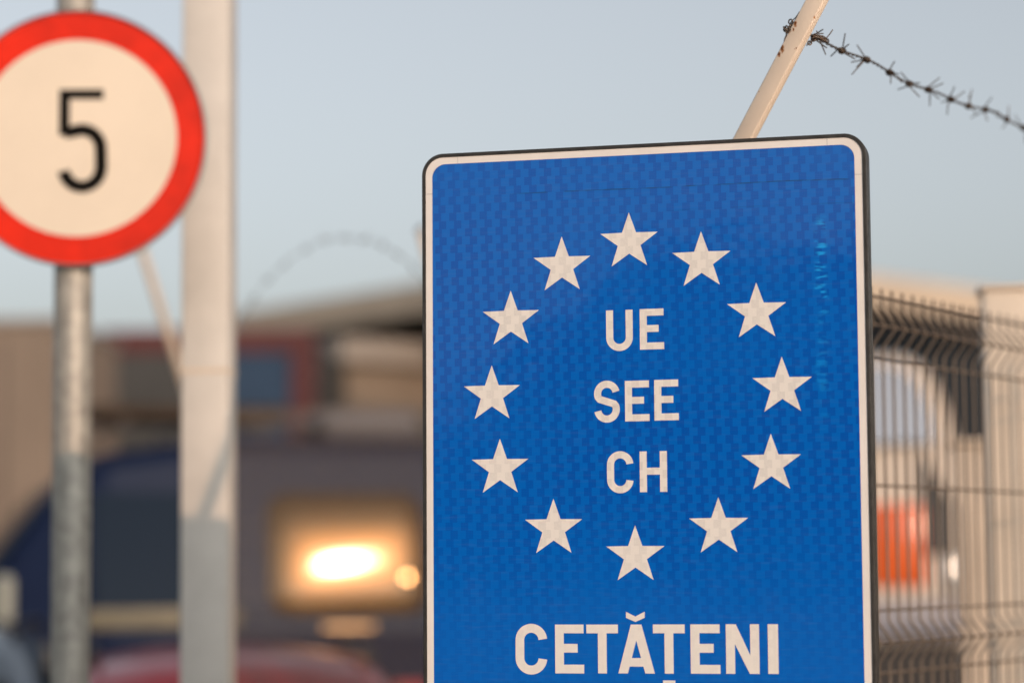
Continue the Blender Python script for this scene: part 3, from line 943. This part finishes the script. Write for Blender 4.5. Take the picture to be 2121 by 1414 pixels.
def fence(name, label, P0, d, n_posts, spacing, arms=True, wire_m='fence_wire', near=True, post_w=(0.06, 0.04), step=0.05, wr=0.0029):
    """welded mesh fence from P0 along unit d; outward is d turned right"""
    out = Vector((d.y, -d.x, 0))
    t = thing(name, label, 'fence', (P0.x, P0.y, 0.0), 0)
    d3 = Vector((d.x, d.y, 0))
    rot = Matrix((d3, Vector((-d.y, d.x, 0)), Vector((0, 0, 1)))).transposed()
    for i in range(n_posts):
        c = d3 * (i * spacing)
        bm = BM(); box(bm, c - out * 0.035 + Vector((0, 0, (ZT + 0.0) / 2)), (post_w[1], post_w[0], ZT), 0.004, rot)
        p = obj('post', bm, MT['cream_paint'], t)
        if arms:
            a_dir = out * math.cos(BETA) + Vector((0, 0, math.sin(BETA)))
            perp = out * math.sin(BETA) - Vector((0, 0, math.cos(BETA)))
            rm = Matrix((d3, perp, a_dir)).transposed()
            La = 0.66
            st = c + Vector((0, 0, ZT - 0.01)) - out * 0.012
            bm = BM(); box(bm, st + a_dir * (La / 2 - 0.02), (0.018, 0.033, La), 0.0028, rm, seg=2)
            arm = obj('arm', bm, MT['arm_near'] if (near and i == 0) else MT['cream_paint'], p, 50)
            bm = BM(); box(bm, st + a_dir * (La - 0.018), (0.020, 0.035, 0.004), 0.0, rm); obj('arm_cap', bm, MT['plastic'], p)
    Ltot = (n_posts - 1) * spacing
    # one folded wire, shared by all its copies
    n = int(Ltot / step)
    path = fence_wire_path(ZT, 0.06, APEX)
    bm = BM(); tube(bm, [out * o + Vector((0, 0, z)) for o, z in path], wr, 6)
    w0 = None
    random.seed(5)
    for i in range(n):
        pos = d3 * (step / 2 + i * step + random.uniform(-0.036, 0.036) * step)
        if w0 is None:
            w0 = obj('vertical_wire', bm, MT[wire_m], t, 60)
            w0.location = pos
        else:
            inst(w0, t, pos)
    h0 = None
    zs = []
    for a in APEX:
        zs += [(0.0052, a + 0.0615), (0.0345, a + 0.0), (0.0052, a - 0.0615), (0.0052, a - 0.315)]
    for (o, z) in zs:
        if h0 is None:
            bm = BM(); tube(bm, [Vector((0, 0, 0)), d3 * Ltot], wr, 6)
            h0 = obj('horizontal_wire', bm, MT[wire_m], t, 60)
            h0.location = -out * (o - 0.0104) + Vector((0, 0, z)) if o < 0.01 else out * (0.0255) + Vector((0, 0, z))
        else:
            inst(h0, t, (-out * 0.0052 + Vector((0, 0, z))) if o < 0.01 else out * 0.0255 + Vector((0, 0, z)))
    return t

FD = Vector((math.sin(R(34)), math.cos(R(34))))
OUT = Vector((FD.y, -FD.x, 0))
FP = at(1427, 513, 4.195)
# rust on the near arm
ARMDIR = OUT * math.cos(BETA) + Vector((0, 0, math.sin(BETA)))
spots = []
for (x, y, r_) in ((1647, 50, 0.0024), (1643.5, 61, 0.0015), (1620, 101, 0.0033), (1613.5, 113, 0.0022), (1687, 38, 0.0018), (1649, 100, 0.0009), (1646, 102, 0.0006), (1572, 190, 0.0006)):
    # point on the arm's camera-side face
    o = Vector((0, 0, EYE)); dv = ray(x, y)
    n3 = -Vector((FD.x, FD.y, 0))
    pf = Vector((FP.x, FP.y, 0)) + n3 * 0.009
    tt = (pf - o).dot(n3) / dv.dot(n3)
    q = o + dv * tt
    spots.append((tuple(q), r_))
MT['arm_near'] = rusty((0.88, 0.755, 0.62), spots)
fence('mesh_fence', 'folded wire mesh fence with leaning arm, behind the blue sign at right', Vector((FP.x, FP.y)), FD, 2, 2.5)
F2a, F2b = Vector((0.80, 7.60)), Vector((-2.07, 8.80))
d2 = (Vector((-1.117, 8.40)) - Vector((-0.16, 8.0)))
sp2 = d2.length
d2.normalize()
# runs from left to right so that its outward side faces the camera
st2 = Vector((-0.16, 8.0)) + d2 * sp2
fence('mesh_fence', 'far wire mesh fence with leaning arms in front of the parked cars', st2, -d2 * 1.0, 3, sp2, near=False, step=0.0127 * 1.0, wr=0.0016)

# barbed wire on the near arm
random.seed(11)
def barbed(name, label, P, Q, sag, nb, phase=0.02, seed=3, first_tight=True, rs=0.0013):
    rnd = random.Random(seed)
    t = thing(name, label, 'barbed wire', P)
    D = Q - P
    Lw = D.length
    def pos(s):
        k = s / Lw
        return D * k + Vector((0, 0, -4 * sag * k * (1 - k))) + Vector((0, 0, 0.004 * math.sin(s * 9.0) + 0.003 * math.sin(s * 23 + 1)))
    ax = D.normalized(); sx = Vector((0, 0, 1)).cross(ax).normalized(); sy = ax.cross(sx)
    bm = BM()
    n = int(Lw / 0.0035)
    for ph in (0, math.pi):
        tube(bm, [pos(Lw * i / n) + (sx * math.cos(2 * math.pi * Lw * i / n / 0.034 + ph) + sy * math.sin(2 * math.pi * Lw * i / n / 0.034 + ph)) * rs * 1.25 for i in range(n + 1)], rs, 5)
    obj('strand', bm, MT['barb'], t, 70)
    for b in range(nb):
        s = phase + b * 0.0935 + rnd.uniform(-0.012, 0.012)
        if s > Lw - 0.02:
            break
        bm = BM()
        c = pos(s)
        for q in range(2):
            a0 = rnd.uniform(0, 6.28)
            pts = []
            turns = 2.2
            ln = 0.0125
            off = -0.004 + q * 0.003
            rad = 0.0038 + q * 0.0014
            e1 = rnd.uniform(0, 6.28)
            N_ = 22
            for i in range(N_ + 1):
                a = a0 + turns * 2 * math.pi * i / N_
                pts.append(c + ax * (off + ln * (i / N_ - 0.5)) + (sx * math.cos(a) + sy * math.sin(a)) * rad)
            # free sharp ends
            def tip(p, a):
                rd = (sx * math.cos(a) + sy * math.sin(a)) * rnd.uniform(0.6, 1.0) + (sx * -math.sin(a) + sy * math.cos(a)) * rnd.uniform(-0.7, 0.7) + ax * rnd.uniform(-0.55, 0.55)
                return p + rd.normalized() * rnd.uniform(0.018, 0.032)
            a_s, a_e = a0, a0 + turns * 2 * math.pi
            pts = [tip(pts[0], a_s)] + pts + [tip(pts[-1], a_e)]
            rr = [0.0011] + [0.00135] * (len(pts) - 2) + [0.0011]
            tube(bm, pts, rr, 5)
        obj('barb', bm, MT['barb'], t, 70)
    return t
B0 = at(1652, 66, 4.095)
F3 = Vector((FD.x, FD.y, 0))
bw = barbed('barbed_wire', 'rusty barbed wire strand running from the near fence arm', B0, B0 + F3 * 2.5, 0.02, 26, phase=0.075, seed=21)
# knot of wire round the arm: a clump on the left edge, two small loops on the right
def knot(name, loops, parent, base, seed):
    rnd = random.Random(seed)
    bm = BM()
    for (c, r_, tilt) in loops:
        c = Vector(c) - base
        n1 = Vector((rnd.uniform(-1, 1) * tilt, -1, rnd.uniform(-1, 1) * tilt)).normalized()
        x, y, z = frame_from(n1)
        tube(bm, [c + (x * math.cos(2 * math.pi * k / 14) + y * math.sin(2 * math.pi * k / 14) * rnd.uniform(0.92, 1.08)) * r_ for k in range(14)], 0.0013, 5, closed=True)
    return obj(name, bm, MT['barb'], parent, 70)
YA = 4.072
loops = [(at(1627, 63, YA), 0.0036, 1.5), (at(1627, 60, YA), 0.0045, 2.0), (at(1629, 66, YA), 0.0034, 1.2), (at(1633, 60, YA), 0.0040, 2.2), (at(1637, 56, YA), 0.0038, 2.2), (at(1638, 46, YA), 0.0042, 0.7), (at(1641, 50, YA), 0.0034, 1.4), (at(1634, 64, YA), 0.0040, 2.0), (at(1630, 58, YA), 0.0036, 2.0)]
knot('wire_knot', loops, bw, B0, 4)
loops = [(at(1677, 89.5, YA + 0.01), 0.0034, 0.3), (at(1684.5, 82, YA + 0.01), 0.0036, 0.4), (at(1686, 76, YA + 0.01), 0.0032, 1.5)]
knot('wire_loop', loops, bw, B0, 6)
for pl, r_ in (([(1656, 25), (1652, 33), (1645, 47), (1638, 56), (1632, 62)], 0.0012), ([(1655, 27), (1648, 37), (1640, 44), (1634, 57)], 0.0010), ([(1628, 66), (1629, 73), (1626, 80), (1624.5, 86), (1627, 92)], 0.0013), ([(1629, 62), (1641, 60), (1645, 55)], 0.0010), ([(1686, 70), (1693, 74), (1704, 75), (1712, 80)], 0.0012), ([(1691, 64), (1694, 70), (1706, 70)], 0.0010), ([(1683, 79), (1690, 76), (1698, 79), (1706, 84), (1714, 87)], 0.0014), ([(1684, 74), (1692, 78), (1702, 79), (1712, 84)], 0.0013), ([(1711, 80), (1718, 72), (1725, 62)], 0.0011)):
    bm = BM(); tube(bm, [at(x, y, YA + 0.004 + 0.0006 * i) - B0 for i, (x, y) in enumerate(pl)], r_, 6)
    obj('tie_wire', bm, MT['barb'], bw, 70)
bm = BM()
c0, c1 = at(1693, 76, 4.085) - B0, at(1714, 86, 4.115) - B0
pts = []
ax = (c1 - c0).normalized(); sx_, sy_, _ = frame_from(ax)
for i in range(90):
    k = i / 89
    pts.append(c0 + (c1 - c0) * k + (sx_ * math.cos(k * 50) + sy_ * math.sin(k * 50)) * (0.0030 + 0.0008 * math.sin(k * 9)))
tube(bm, pts, 0.0010, 5)
obj('wrap', bm, MT['barb'], bw, 70)

# loose barbed coil arching between the arms of the far fence
cpts = [at(x, y, Y) for x, y, Y in ((470, 700, 8.02), (505, 650, 7.98), (540, 598, 7.95), (590, 545, 7.92), (650, 506, 7.9), (710, 491, 7.88), (770, 500, 7.84), (820, 525, 7.8), (862, 560, 7.78), (900, 610, 7.76), (930, 680, 7.75))]
cw = thing('barbed_wire', 'blurred arch of loose barbed wire between the far fence arms', 'barbed wire', cpts[0])
def cat(P, k):
    i = min(int(k), len(P) - 2); f = k - i
    p0, p1, p2, p3 = P[max(i - 1, 0)], P[i], P[i + 1], P[min(i + 2, len(P) - 1)]
    return 0.5 * ((2 * p1) + (p2 - p0) * f + (2 * p0 - 5 * p1 + 4 * p2 - p3) * f * f + (3 * p1 - p0 - 3 * p2 + p3) * f ** 3)
bm = BM()
path = [cat(cpts, 10 * i / 160) - cpts[0] for i in range(161)]
for ph in (0, math.pi):
    tube(bm, [p + Vector((0, math.cos(i * 0.5 + ph), math.sin(i * 0.5 + ph))) * 0.0012 for i, p in enumerate(path)], 0.0009, 5)
obj('strand', bm, MT['barb'], cw, 70)
rnd = random.Random(9)
for i in range(4, 158, 11):
    bm = BM()
    for k in range(4):
        dv = Vector((rnd.uniform(-1, 1), rnd.uniform(-1, 1), rnd.uniform(-1, 1))).normalized()
        tube(bm, [path[i], path[i] + dv * 0.028], [0.002, 0.0008], 5)
    bmesh.ops.create_icosphere(bm, subdivisions=1, radius=0.006, matrix=Matrix.Translation(path[i]))
    obj('barb', bm, MT['barb'], cw, 70)

# ------------------------------------------------------------------ white square columns
wp = at(433, 700, 6.2)
col1 = thing('square_column', 'tall cream white square steel column right of the round sign', 'column', (wp.x, wp.y, 0), R(-4))
bm = BM(); box(bm, (0, 0, 2.2), (0.122, 0.122, 4.4), 0.008, seg=2); obj('shaft', bm, MT['white_paint'], col1, 40)
bm = BM(); box(bm, (0, 0, 0.006), (0.26, 0.26, 0.012), 0.003); obj('base_plate', bm, MT['galv'], col1)
for sx in (-1, 1):
    for sy in (-1, 1):
        bm = BM(); lathe(bm, [(0, 0.03), (0.011, 0.03), (0.011, 0.012), (0, 0.012)], 6, Matrix.Translation((sx * 0.1, sy * 0.1, 0))); obj('bolt', bm, MT['galv'], col1)
bm = BM(); box(bm, (0, 0, EYE + 0.50), (0.1245, 0.1245, 0.012), 0.001); obj('weld_band', bm, MT['cream_paint'], col1)
bm = BM(); box(bm, (0, 0, 4.408), (0.135, 0.135, 0.016), 0.003); obj('cap', bm, MT['white_paint'], col1)

F3v = Vector((FD.x, FD.y, 0))
pc = Vector((FP.x, FP.y, 0)) + F3v * 2.06 - OUT * 0.24
col2 = thing('gate_post', 'short cream square post behind the right end of the mesh fence', 'post', (pc.x, pc.y, 0), R(-7))
bm = BM(); box(bm, (0.052, 0, (EYE + 0.670) / 2), (0.27, 0.14, EYE + 0.670), 0.008, seg=2); obj('shaft', bm, MT['gate_paint'], col2, 40)
bm = BM(); box(bm, (0.052, 0, EYE + 0.677), (0.29, 0.16, 0.014), 0.004); obj('cap', bm, MT['cream_paint'], col2)
cb = thing('utility_cabinet', 'cream metal utility cabinet beside the short gate post', 'cabinet', (1.60, 7.35, 0), R(-10))
bm = BM(); box(bm, (0, 0, (EYE + 0.345) / 2), (0.50, 0.30, EYE + 0.345), 0.01, seg=2); obj('casing', bm, MT['cream_paint'], cb, 40)
bm = BM(); box(bm, (0, -0.155, 0.95), (0.44, 0.014, 1.5), 0.004); dd = obj('door', bm, MT['cream_paint'], cb)
bm = BM(); box(bm, (0.16, -0.168, 1.0), (0.02, 0.02, 0.12), 0.004); obj('handle', bm, MT['plastic'], dd)
bm = BM(); box(bm, (0, 0, EYE + 0.355), (0.54, 0.34, 0.02), 0.006); obj('lid', bm, MT['cream_paint'], cb)

# ------------------------------------------------------------------ speed limit sign
sp = at(160, 286, 5.70)
pp = at(151, 700, 5.765)
ss = thing('speed_limit_sign', 'round red ringed speed limit sign showing 5 on a grey pole', 'road sign', (pp.x, pp.y, 0))
c = sp - Vector((pp.x, pp.y, 0))
face = Matrix.Translation(c) @ Matrix.Rotation(R(2.0), 4, 'Z') @ Matrix.Rotation(R(90), 4, 'X')
Rs = 0.309
bm = BM(); lathe(bm, [(0, -0.012), (Rs - 0.004, -0.012), (Rs, -0.010), (Rs, 0.010), (Rs - 0.003, 0.012), (Rs - 0.006, 0.0), (0, 0.0)], 96, face); obj('plate', bm, MT['plate_back'], ss, 40)
bm = BM(); lathe(bm, [(0, 0.0012), (0.237, 0.0012), (0.237, 0.0002), (0, 0.0002)], 96, face); obj('face', bm, MT['sign_white'], ss, 40)
bm = BM(); lathe(bm, [(0.2375, 0.0002), (0.2375, 0.0014), (Rs - 0.0062, 0.0014), (Rs - 0.0062, 0.0002), (0.2375, 0.0002)], 96, face); obj('red_ring', bm, MT['sign_red'], ss, 40)
bm = BM()
k = 5.7 / FPX
def px5(x, y):
    return ((x - 374) / 2.356 * k, (672 - y) / 2.356 * k)
fn5 = lambda x, y, z: face @ Vector((x, y, z))
x0, y0 = px5(285, 660); x1, y1 = px5(337, 430); xb, _ = px5(502, 430); _, yb = px5(0, 479)
slab(bm, [(x0, y0), (x1, y0), (x1, yb), (xb, yb), (xb, y1), (x0, y1)], 0.0014, 0.0024, (), fn5)
t5 = 0.029
cx5, _ = px5(400, 0); xr, _ = px5(493, 0)
rr = xr - cx5
_, ytop = px5(0, 632); _, ybot = px5(0, 916)
path = [px5(312, 646), px5(345, 642)] + arc(cx5 - 0.001, ytop - rr * 1.05, rr, rr * 1.05, 100, 0, 14)
path += arc(cx5, ybot + rr * 1.08, rr, rr * 1.08, 0, -168, 20)
ribbon(bm, path, t5, 0.0014, 0.0022, fn5)
obj('digit', bm, MT['sign_black'], ss)
bm = BM()
prof = [(0, 0), (0.046, 0), (0.046, 3.35), (0.042, 3.37), (0, 3.372)]
lathe(bm, prof, 32); obj('pole', bm, MT['galv'], ss, 40)
for dz in (-0.14, 0.14):
    bm = BM(); lathe(bm, [(0.0465, -0.015), (0.050, -0.015), (0.050, 0.015), (0.0465, 0.015), (0.0465, -0.015)], 32, Matrix.Translation((0, 0, c.z + dz)))
    box(bm, (0.0, -0.0525, c.z + dz), (0.20, 0.004, 0.028))
    obj('clamp', bm, MT['galv'], ss)

# ------------------------------------------------------------------ blue border sign
YAW = R(14.5)
sR = Vector((math.cos(YAW), -math.sin(YAW), -0.0022)).normalized()
sN = Vector((-math.sin(YAW), -math.cos(YAW), 0))
sU = sN.cross(sR).normalized()
sN = sR.cross(sU).normalized()
sO = at(1340, 800, 3.96)
sign = thing('border_sign', 'large blue European border sign with twelve white stars', 'road sign', (0, 0, 0))
Ms = Matrix((sR, sU, sN)).transposed().to_4x4()
Ms.translation = sO
sign.matrix_world = Ms
# the sign's own frame: x right, y up, z towards the viewer; art in metres
BX0, BX1, BY0, BY1 = -0.3656, 0.3464, -0.90, 0.3845
WX0, WX1, WY0, WY1 = BX0 - 0.0117, BX1 + 0.0127, BY0 - 0.012, BY1 + 0.0117
bm = BM(); slab(bm, rrect(WX0 - 0.001, WY0 - 0.001, WX1 + 0.001, WY1 + 0.001, 0.030, 12), -0.004, 0.0); obj('plate', bm, MT['plate_back'], sign)
bm = BM(); slab(bm, rrect(BX0, BY0, BX1, BY1, 0.0235, 12), 0.0002, 0.0010); obj('blue_face', bm, MT['blue_film'], sign)
# white border laid in strips with hairline joints: four corners, four straights
def strip(poly):
    bm = BM(); slab(bm, poly, 0.0002, 0.0011); return obj('border_strip', bm, MT['border_film'], sign)
gq = 0.0008
def corner(cx, cy_, sx, sy, ext):
    ro, ri = 0.030, 0.0225
    xo = WX1 if sx > 0 else WX0
    yo = WY1 if sy > 0 else WY0
    xi = BX1 + 0.0002 if sx > 0 else BX0 - 0.0002
    yi = BY1 + 0.0002 if sy > 0 else BY0 - 0.0002
    outer = [(xo - sx * ro + sx * ro * math.cos(R(a)), yo - sy * ro + sy * ro * math.sin(R(a))) for a in range(0, 91, 9)]
    inner = [(xi - sx * ri + sx * ri * math.cos(R(a)), yi - sy * ri + sy * ri * math.sin(R(a))) for a in range(90, -1, -9)]
    ex, ey = xo - sx * ext[0], yo - sy * ext[1]
    return strip([(xo, ey)] + outer + [(ex, yo), (ex, yi)] + inner + [(xi, ey)])
EX, EY = 0.0560, 0.0610
corner(0, 0, 1, 1, (EX, EY)); corner(0, 0, -1, 1, (EX, EY)); corner(0, 0, 1, -1, (EX, EY)); corner(0, 0, -1, -1, (EX, EY))
strip([(WX0 + EX + gq, BY1 + 0.0002), (WX1 - EX - gq, BY1 + 0.0002), (WX1 - EX - gq, WY1), (WX0 + EX + gq, WY1)])
strip([(WX0 + EX + gq, WY0), (WX1 - EX - gq, WY0), (WX1 - EX - gq, BY0 - 0.0002), (WX0 + EX + gq, BY0 - 0.0002)])
strip([(WX0, WY0 + EY + gq), (BX0 - 0.0002, WY0 + EY + gq), (BX0 - 0.0002, WY1 - EY - gq), (WX0, WY1 - EY - gq)])
strip([(BX1 + 0.0002, WY0 + EY + gq), (WX1, WY0 + EY + gq), (WX1, WY1 - EY - gq), (BX1 + 0.0002, WY1 - EY - gq)])
# edge trim: rubber lip, bare metal channel, rubber back edge
def trim(name, m, o_in, o_out, z0, z1, bev=0.0):
    bm = BM()
    O = rrect(WX0 - o_out, WY0 - o_out, WX1 + o_out, WY1 + o_out, 0.030 + o_out, 14)
    I = rrect(WX0 - o_in, WY0 - o_in, WX1 + o_in, WY1 + o_in, 0.030 + o_in, 14)
    n = len(O)
    prof = [(0, z0), (1, z0), (1, z1 - bev), (1 - bev / max(1e-6, (o_out - o_in)), z1), (0, z1)] if bev else [(0, z0), (1, z0), (1, z1), (0, z1)]
    V = [[bm.verts.new((I[i][0] + (O[i][0] - I[i][0]) * k_, I[i][1] + (O[i][1] - I[i][1]) * k_, z)) for i in range(n)] for k_, z in prof]
    for a in range(len(V)):
        A, B = V[a], V[(a + 1) % len(V)]
        for i in range(n):
            bm.faces.new((A[i], A[(i + 1) % n], B[(i + 1) % n], B[i]))
    return obj(name, bm, m, sign, 35)
trim('front_lip', MT['rubber'], 0.0004, 0.0066, -0.0095, 0.0026, 0.0018)
trim('metal_channel', MT['alu'], 0.0004, 0.0040, -0.0165, -0.0095)
trim('back_edge', MT['rubber'], 0.0004, 0.0070, -0.042, -0.0165, 0.0014)
# stars
def star(x, y, w, h):
    pts = []
    for k in range(10):
        a = R(90 + 36 * k)
        r_ = 1.0 if k % 2 == 0 else 0.395
        pts.append((x + math.cos(a) * r_ * w / 1.902, y + math.sin(a) * r_ * h / 1.809))
    bm = BM(); slab(bm, pts, 0.0010, 0.0016)
    return obj('star', bm, MT['white_film'], sign)
STARS = ((-27.0, 239.7), (-141.4, 204.1), (93.5, 203.4), (-229.8, 116.6), (183.4, 115.9), (-263.3, -7.6), (223.2, -6.2), (-249.9, -130.4), (203.3, -130.8), (-159.2, -231.0), (116.0, -231.9), (-22.2, -276.1))
for x, y in STARS:
    star(x / 1000, y / 1000, 0.0968, 0.0888)
# letters
ZL0, ZL1 = 0.0010, 0.0016
def letter(ch, x, y, w, h, t, th=None):
    th = th or t * 0.97
    bm = BM()
    def P(*p):
        slab(bm, p, ZL0, ZL1)
    X1, Y1 = x + w, y + h
    xm = x + w / 2
    r_ = (w - t) / 2
    if ch == 'E':
        ym = y + h * 0.515
        P((x, y), (X1, y), (X1, y + th), (x + t, y + th), (x + t, ym - th / 2), (X1 - w * 0.22, ym - th / 2), (X1 - w * 0.22, ym + th / 2), (x + t, ym + th / 2), (x + t, Y1 - th), (X1 - 0.0005, Y1 - th), (X1 - 0.0005, Y1), (x, Y1))
    elif ch == 'T':
        P((xm - t / 2, y), (xm + t / 2, y), (xm + t / 2, Y1 - th), (X1, Y1 - th), (X1, Y1), (x, Y1), (x, Y1 - th), (xm - t / 2, Y1 - th))
    elif ch == 'H':
        ym = y + h * 0.51
        P((x, y), (x + t, y), (x + t, ym - th / 2), (X1 - t, ym - th / 2), (X1 - t, y), (X1, y), (X1, Y1), (X1 - t, Y1), (X1 - t, ym + th / 2), (x + t, ym + th / 2), (x + t, Y1), (x, Y1))
    elif ch == 'I':
        P((x, y), (X1, y), (X1, Y1), (x, Y1))
    elif ch == 'N':
        P((x, y), (x + t, y), (x + t, Y1 - h * 0.40), (X1 - t * 1.08, y), (X1, y), (X1, Y1), (X1 - t, Y1), (X1 - t, y + h * 0.37), (x + t * 1.12, Y1), (x, Y1))
    elif ch == 'A':
        tw = t * 0.60
        k_ = (xm - tw - x) / h
        bar0, bar1 = y + h * 0.140, y + h * 0.315
        il = lambda yy: x + t * 1.08 + k_ * (yy - y)
        ir = lambda yy: X1 - t * 1.08 - k_ * (yy - y)
        ya = y + (xm - x - t * 1.08) / k_
        slab(bm, [(x, y), (x + t * 1.08, y), (il(bar0), bar0), (ir(bar0), bar0), (X1 - t * 1.08, y), (X1, y), (xm + tw, Y1), (xm - tw, Y1)], ZL0, ZL1, [[(il(bar1), bar1), (ir(bar1), bar1), (xm, min(ya, Y1 - th * 0.9))]])
    elif ch == 'U':
        ribbon(bm, [(x + t / 2, Y1), (x + t / 2, Y1 - h * 0.3)] + arc(xm, y + t / 2 + r_, r_, r_, 180, 360, 18) + [(X1 - t / 2, Y1 - h * 0.3), (X1 - t / 2, Y1)], t, ZL0, ZL1)
    elif ch == 'C':
        ribbon(bm, arc(xm, Y1 - t / 2 - r_, r_, r_, 4, 180, 20) + arc(xm, y + t / 2 + r_, r_, r_, 180, 356, 20), t, ZL0, ZL1)
    elif ch == 'S':
        ry = r_ * 1.02
        ribbon(bm, arc(xm, Y1 - t / 2 - ry, r_, ry, 12, 212, 22) + arc(xm, y + t / 2 + ry, r_, ry, 32, -170, 22), t, ZL0, ZL1)
    elif ch == 'breve':
        P((x, Y1), (x, Y1 - h * 0.60), (xm, y), (X1, Y1 - h * 0.60), (X1, Y1), (xm, y + h * 0.52))
    elif ch == 'comma':
        P((x, Y1), (X1, Y1), (X1, y + h * 0.5), (x + w * 0.45, y), (x + w * 0.1, y), (x + w * 0.45, y + h * 0.45), (x, y + h * 0.45))
    bmesh.ops.dissolve_degenerate(bm, dist=1e-6, edges=bm.edges[:])
    return obj('letter' if ch not in ('breve', 'comma') else 'accent_mark', bm, MT['white_film'], sign)
T1, T2 = 0.0118, 0.0146
for a in (('U', -67.2, 59.4, 44.7, 67.8), ('E', -10.6, 60.6, 40.4, 67.0), ('S', -88.7, -58.1, 43.1, 69.3), ('E', -36.7, -56.8, 40.8, 66.7), ('E', 12.3, -56.4, 40.5, 66.6), ('C', -68.1, -174.3, 44.2, 68.9), ('H', -13.3, -172.9, 45.4, 66.5)):
    letter(a[0], *[q / 1000 for q in a[1:]], T1)
for a in (('C', -225.2, -469.4, 53.5, 82.8), ('E', -158.1, -467.2, 48.4, 79.3), ('T', -105.3, -467.0, 52.7, 79.1), ('A', -52.5, -466.8, 60.5, 79.0), ('breve', -38.9, -383.6, 31.1, 16.6), ('T', 5.6, -466.7, 52.3, 79.0), ('comma', 21.2, -502.5, 20.2, 24.8), ('E', 67.3, -466.6, 48.3, 79.1), ('N', 125.1, -466.5, 54.1, 79.2), ('I', 193.2, -466.4, 16.7, 79.2)):
    letter(a[0], *[q / 1000 for q in a[1:]], T2)
# back: two rails, two posts with clamps
for yy in (0.22, -0.62):
    bm = BM(); box(bm, (-0.01, yy, -0.058), (0.66, 0.05, 0.030), 0.003); obj('rail', bm, MT['alu'], sign)
zg = -(sO.z) / sU.z
for xx in (-0.22, 0.20):
    bm = BM(); tube(bm, [(xx, 0.34, -0.104), (xx, zg + 0.0, -0.104)], 0.030, 20); obj('post', bm, MT['galv'], sign, 40)
    for yy in (0.22, -0.62):
        bm = BM(); box(bm, (xx, yy, -0.107), (0.09, 0.04, 0.070), 0.006); obj('clamp', bm, MT['galv'], sign)
